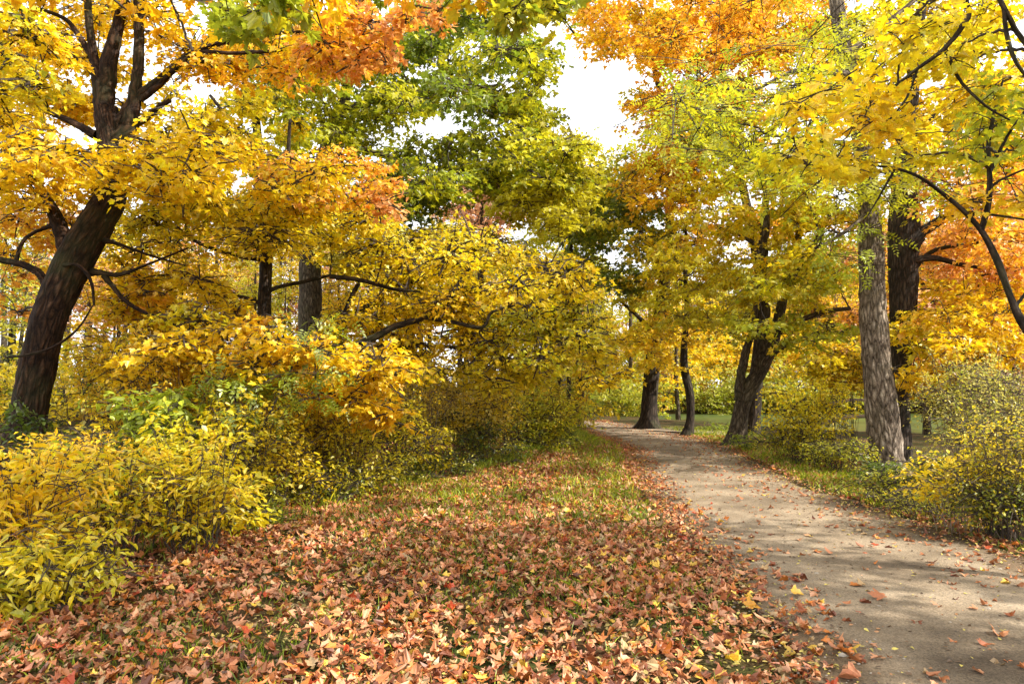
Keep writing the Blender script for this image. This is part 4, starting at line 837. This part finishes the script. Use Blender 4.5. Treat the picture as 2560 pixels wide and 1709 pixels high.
# single leaves one can find on the path
def one_leaf(px, py, lab, c, s, a):
    d = (EYE - .035) / ((py - HORIZON) / FP); p = P(px, py, d); p[2] = .045 if pathdist(p[0], p[1]) < 0 else float(gz(p[0], p[1])) + .06
    m = MB(); leaves(m, np.zeros((1, 3)), np.array([[math.cos(a), math.sin(a), .05]]), np.array([[.1, -.3, 1.]]), np.array([s]), np.array([c]), 'fine', .5, .7)
    o = m.build('fallen_leaf', M_DRY); o.location = p; tag(o, lab, 'leaf')
one_leaf(748, 600, 'large golden yellow leaf at the near left edge of the gravel path', (.60, .27, .02), .115, .4)
one_leaf(858, 668, 'salmon leaf lying alone on dark gravel close to the picture bottom', (.50, .20, .09), .12, 2.4)
one_leaf(1000, 628, 'curled tan leaf on the gravel beside the right margin', (.48, .21, .09), .11, 1.2)
one_leaf(793, 588, 'flat yellow leaf out on the gravel past the golden edge leaf', (.58, .34, .04), .09, .1)
one_leaf(884, 592, 'broad salmon leaf in the middle of the gravel path', (.40, .14, .055), .12, 3.0)
one_leaf(735, 655, 'bright yellow leaf among salmon leaves below the golden edge leaf', (.62, .38, .02), .10, 1.8)
# little yellow leaflets and crumbs on and beside the path
xa, ya = scatter(60000, -1.5, 7, 2.5, 22, lambda x, y: np.exp(-(pathdist(x, y) / np.where(pathdist(x, y) < 0, .45, .7)) ** 2) * .9 + .12, 1.3)
n = len(xa); d = pathdist(xa, ya); p = np.stack([xa, ya, np.where(d < 0, .034, gz(xa, ya) + .04)], 1); a = rng.uniform(0, 6.28, n)
cc = np.where(rng.random((n, 1)) < np.where(d < -.3, .25, .5)[:, None], (.46, .37, .08), np.where(rng.random((n, 1)) < .6, (.11, .065, .035), (.36, .18, .08))) * (1 + rng.normal(size=(n, 1)) * .2)
m = MB(); leaves(m, p, np.stack([np.cos(a), np.sin(a), rng.normal(size=n) * .15], 1), np.stack([rng.normal(size=n) * .3, rng.normal(size=n) * .3, np.ones(n)], 1), rng.uniform(.010, .042, n), np.clip(cc, .02, .9), 'ovate', .4, .4)
tag(m.build('leaf_crumbs', M_DRY), 'small yellow leaflets and crumbs scattered along the path', kind='stuff')
xa, ya = scatter(40000, -6, 3.4, 2.4, 13, lambda x, y: (pathdist(x, y) > -.2) * sstep(-1, .4, x - edge_x(y)) * (.35 + .6 * vnoise(x * 1.5, y * 1.5, 71)), 1.3); n = len(xa); a = rng.uniform(0, 6.28, n)
cc = np.where(rng.random((n, 1)) < .5, (.34, .25, .07), np.where(rng.random((n, 1)) < .5, (.12, .055, .025), (.38, .15, .06))) * (1 + rng.normal(size=(n, 1)) * .25); m = MB()
leaves(m, np.stack([xa, ya, gz(xa, ya) + .02 + rng.random(n) * .03], 1), np.stack([np.cos(a), np.sin(a), rng.normal(size=n) * .3], 1), np.stack([rng.normal(size=n) * .5, rng.normal(size=n) * .5, np.ones(n)], 1), rng.uniform(.012, .05, n), np.clip(cc, .01, .9), 'ovate', .5, .8, jit=.05)
tag(m.build('leaf_debris', M_DRY), 'broken brown and yellow leaf scraps between the fallen maple leaves', kind='stuff')
# pebbles
xa, ya = scatter(6000, .8, 6.5, 2.6, 14, lambda x, y: (pathdist(x, y) < .1) * .7, 1.5); n = len(xa); s = rng.uniform(.003, .010, n) * (1 + (rng.random(n) < .05) * 1.5)
ov = np.array([(1, 0, 0), (0, 1, 0), (-1, 0, 0), (0, -1, 0), (0, 0, .7), (.6, .6, .35), (-.6, .6, .4), (0, -.7, .35)]); of = [(0, 5, 4), (5, 1, 4), (1, 6, 4), (6, 2, 4), (2, 7, 4), (2, 3, 7), (3, 0, 7), (7, 0, 4)]
v = np.stack([xa, ya, np.full(n, .02)], 1)[:, None] + ov[None] * s[:, None, None] * rng.uniform(.6, 1.4, (n, 1, 3)); m = MB()
m.add(v.reshape(-1, 3), (np.array(of)[None] + (np.arange(n) * 8)[:, None, None]), np.full(n * 8, 3)); tag(m.build('gravel', plain_mat('pebble_stone', (.34, .29, .23))), 'loose small stones on the footpath', kind='stuff')
# grass
def grass_keep(x, y):
    d = pathdist(x, y); g = vnoise(x * .9, y * .9, 51) * .6 + vnoise(x * 2.6, y * 2.6, 52) * .4
    near = sstep(.38, .62, g) * .8 + .12
    band = np.exp(-((d - .55) / .6) ** 2) * (y > 8) * .34 + (sstep(9, 12, y) * .05)
    return np.clip((near * (1 - .6 * (y < 4)) + band) * sstep(.02, .3, d) * sstep(-2.0, .3, x - edge_x(y)) * (x < 9), 0, 1)
xa, ya = scatter(150000, -6, 9, 2.4, 26, grass_keep, 1.25); n = len(xa)
hgt = rng.uniform(.03, .10, n) * (1 + .5 * (ya > 8) + .9 * (np.abs(xa - edge_x(ya)) < .6)); lean = rng.normal(size=(n, 2)) * .6 * hgt[:, None]; a = rng.uniform(0, 3.14, n); w = .0028 + .0011 * np.minimum(ya, 14) * .35
b0 = np.stack([xa, ya, gz(xa, ya)], 1); sdv = np.stack([np.cos(a) * w, np.sin(a) * w, 0 * a], 1)
tip = b0 + np.stack([lean[:, 0], lean[:, 1], hgt], 1); mdl = b0 * .5 + tip * .5 + np.stack([0 * a, 0 * a, hgt * .18], 1)
v = np.stack([b0 - sdv, b0 + sdv, mdl + sdv * .7, tip, mdl - sdv * .7], 1); f = np.arange(5)[None] + (np.arange(n) * 5)[:, None]
gc = pick('D-M-M-L-OL', np.clip(rng.normal(size=n) * .2 + .38 + .25 * (ya > 9), 0, 1)) * (1 + rng.normal(size=(n, 1)) * .15)
m = MB(); m.add(v.reshape(-1, 3), f, np.full(n, 5), np.repeat(np.clip(gc, .01, .9), 5, 0)); tag(m.build('grass', M_GRASS), 'short green grass showing between the fallen leaves', kind='stuff')
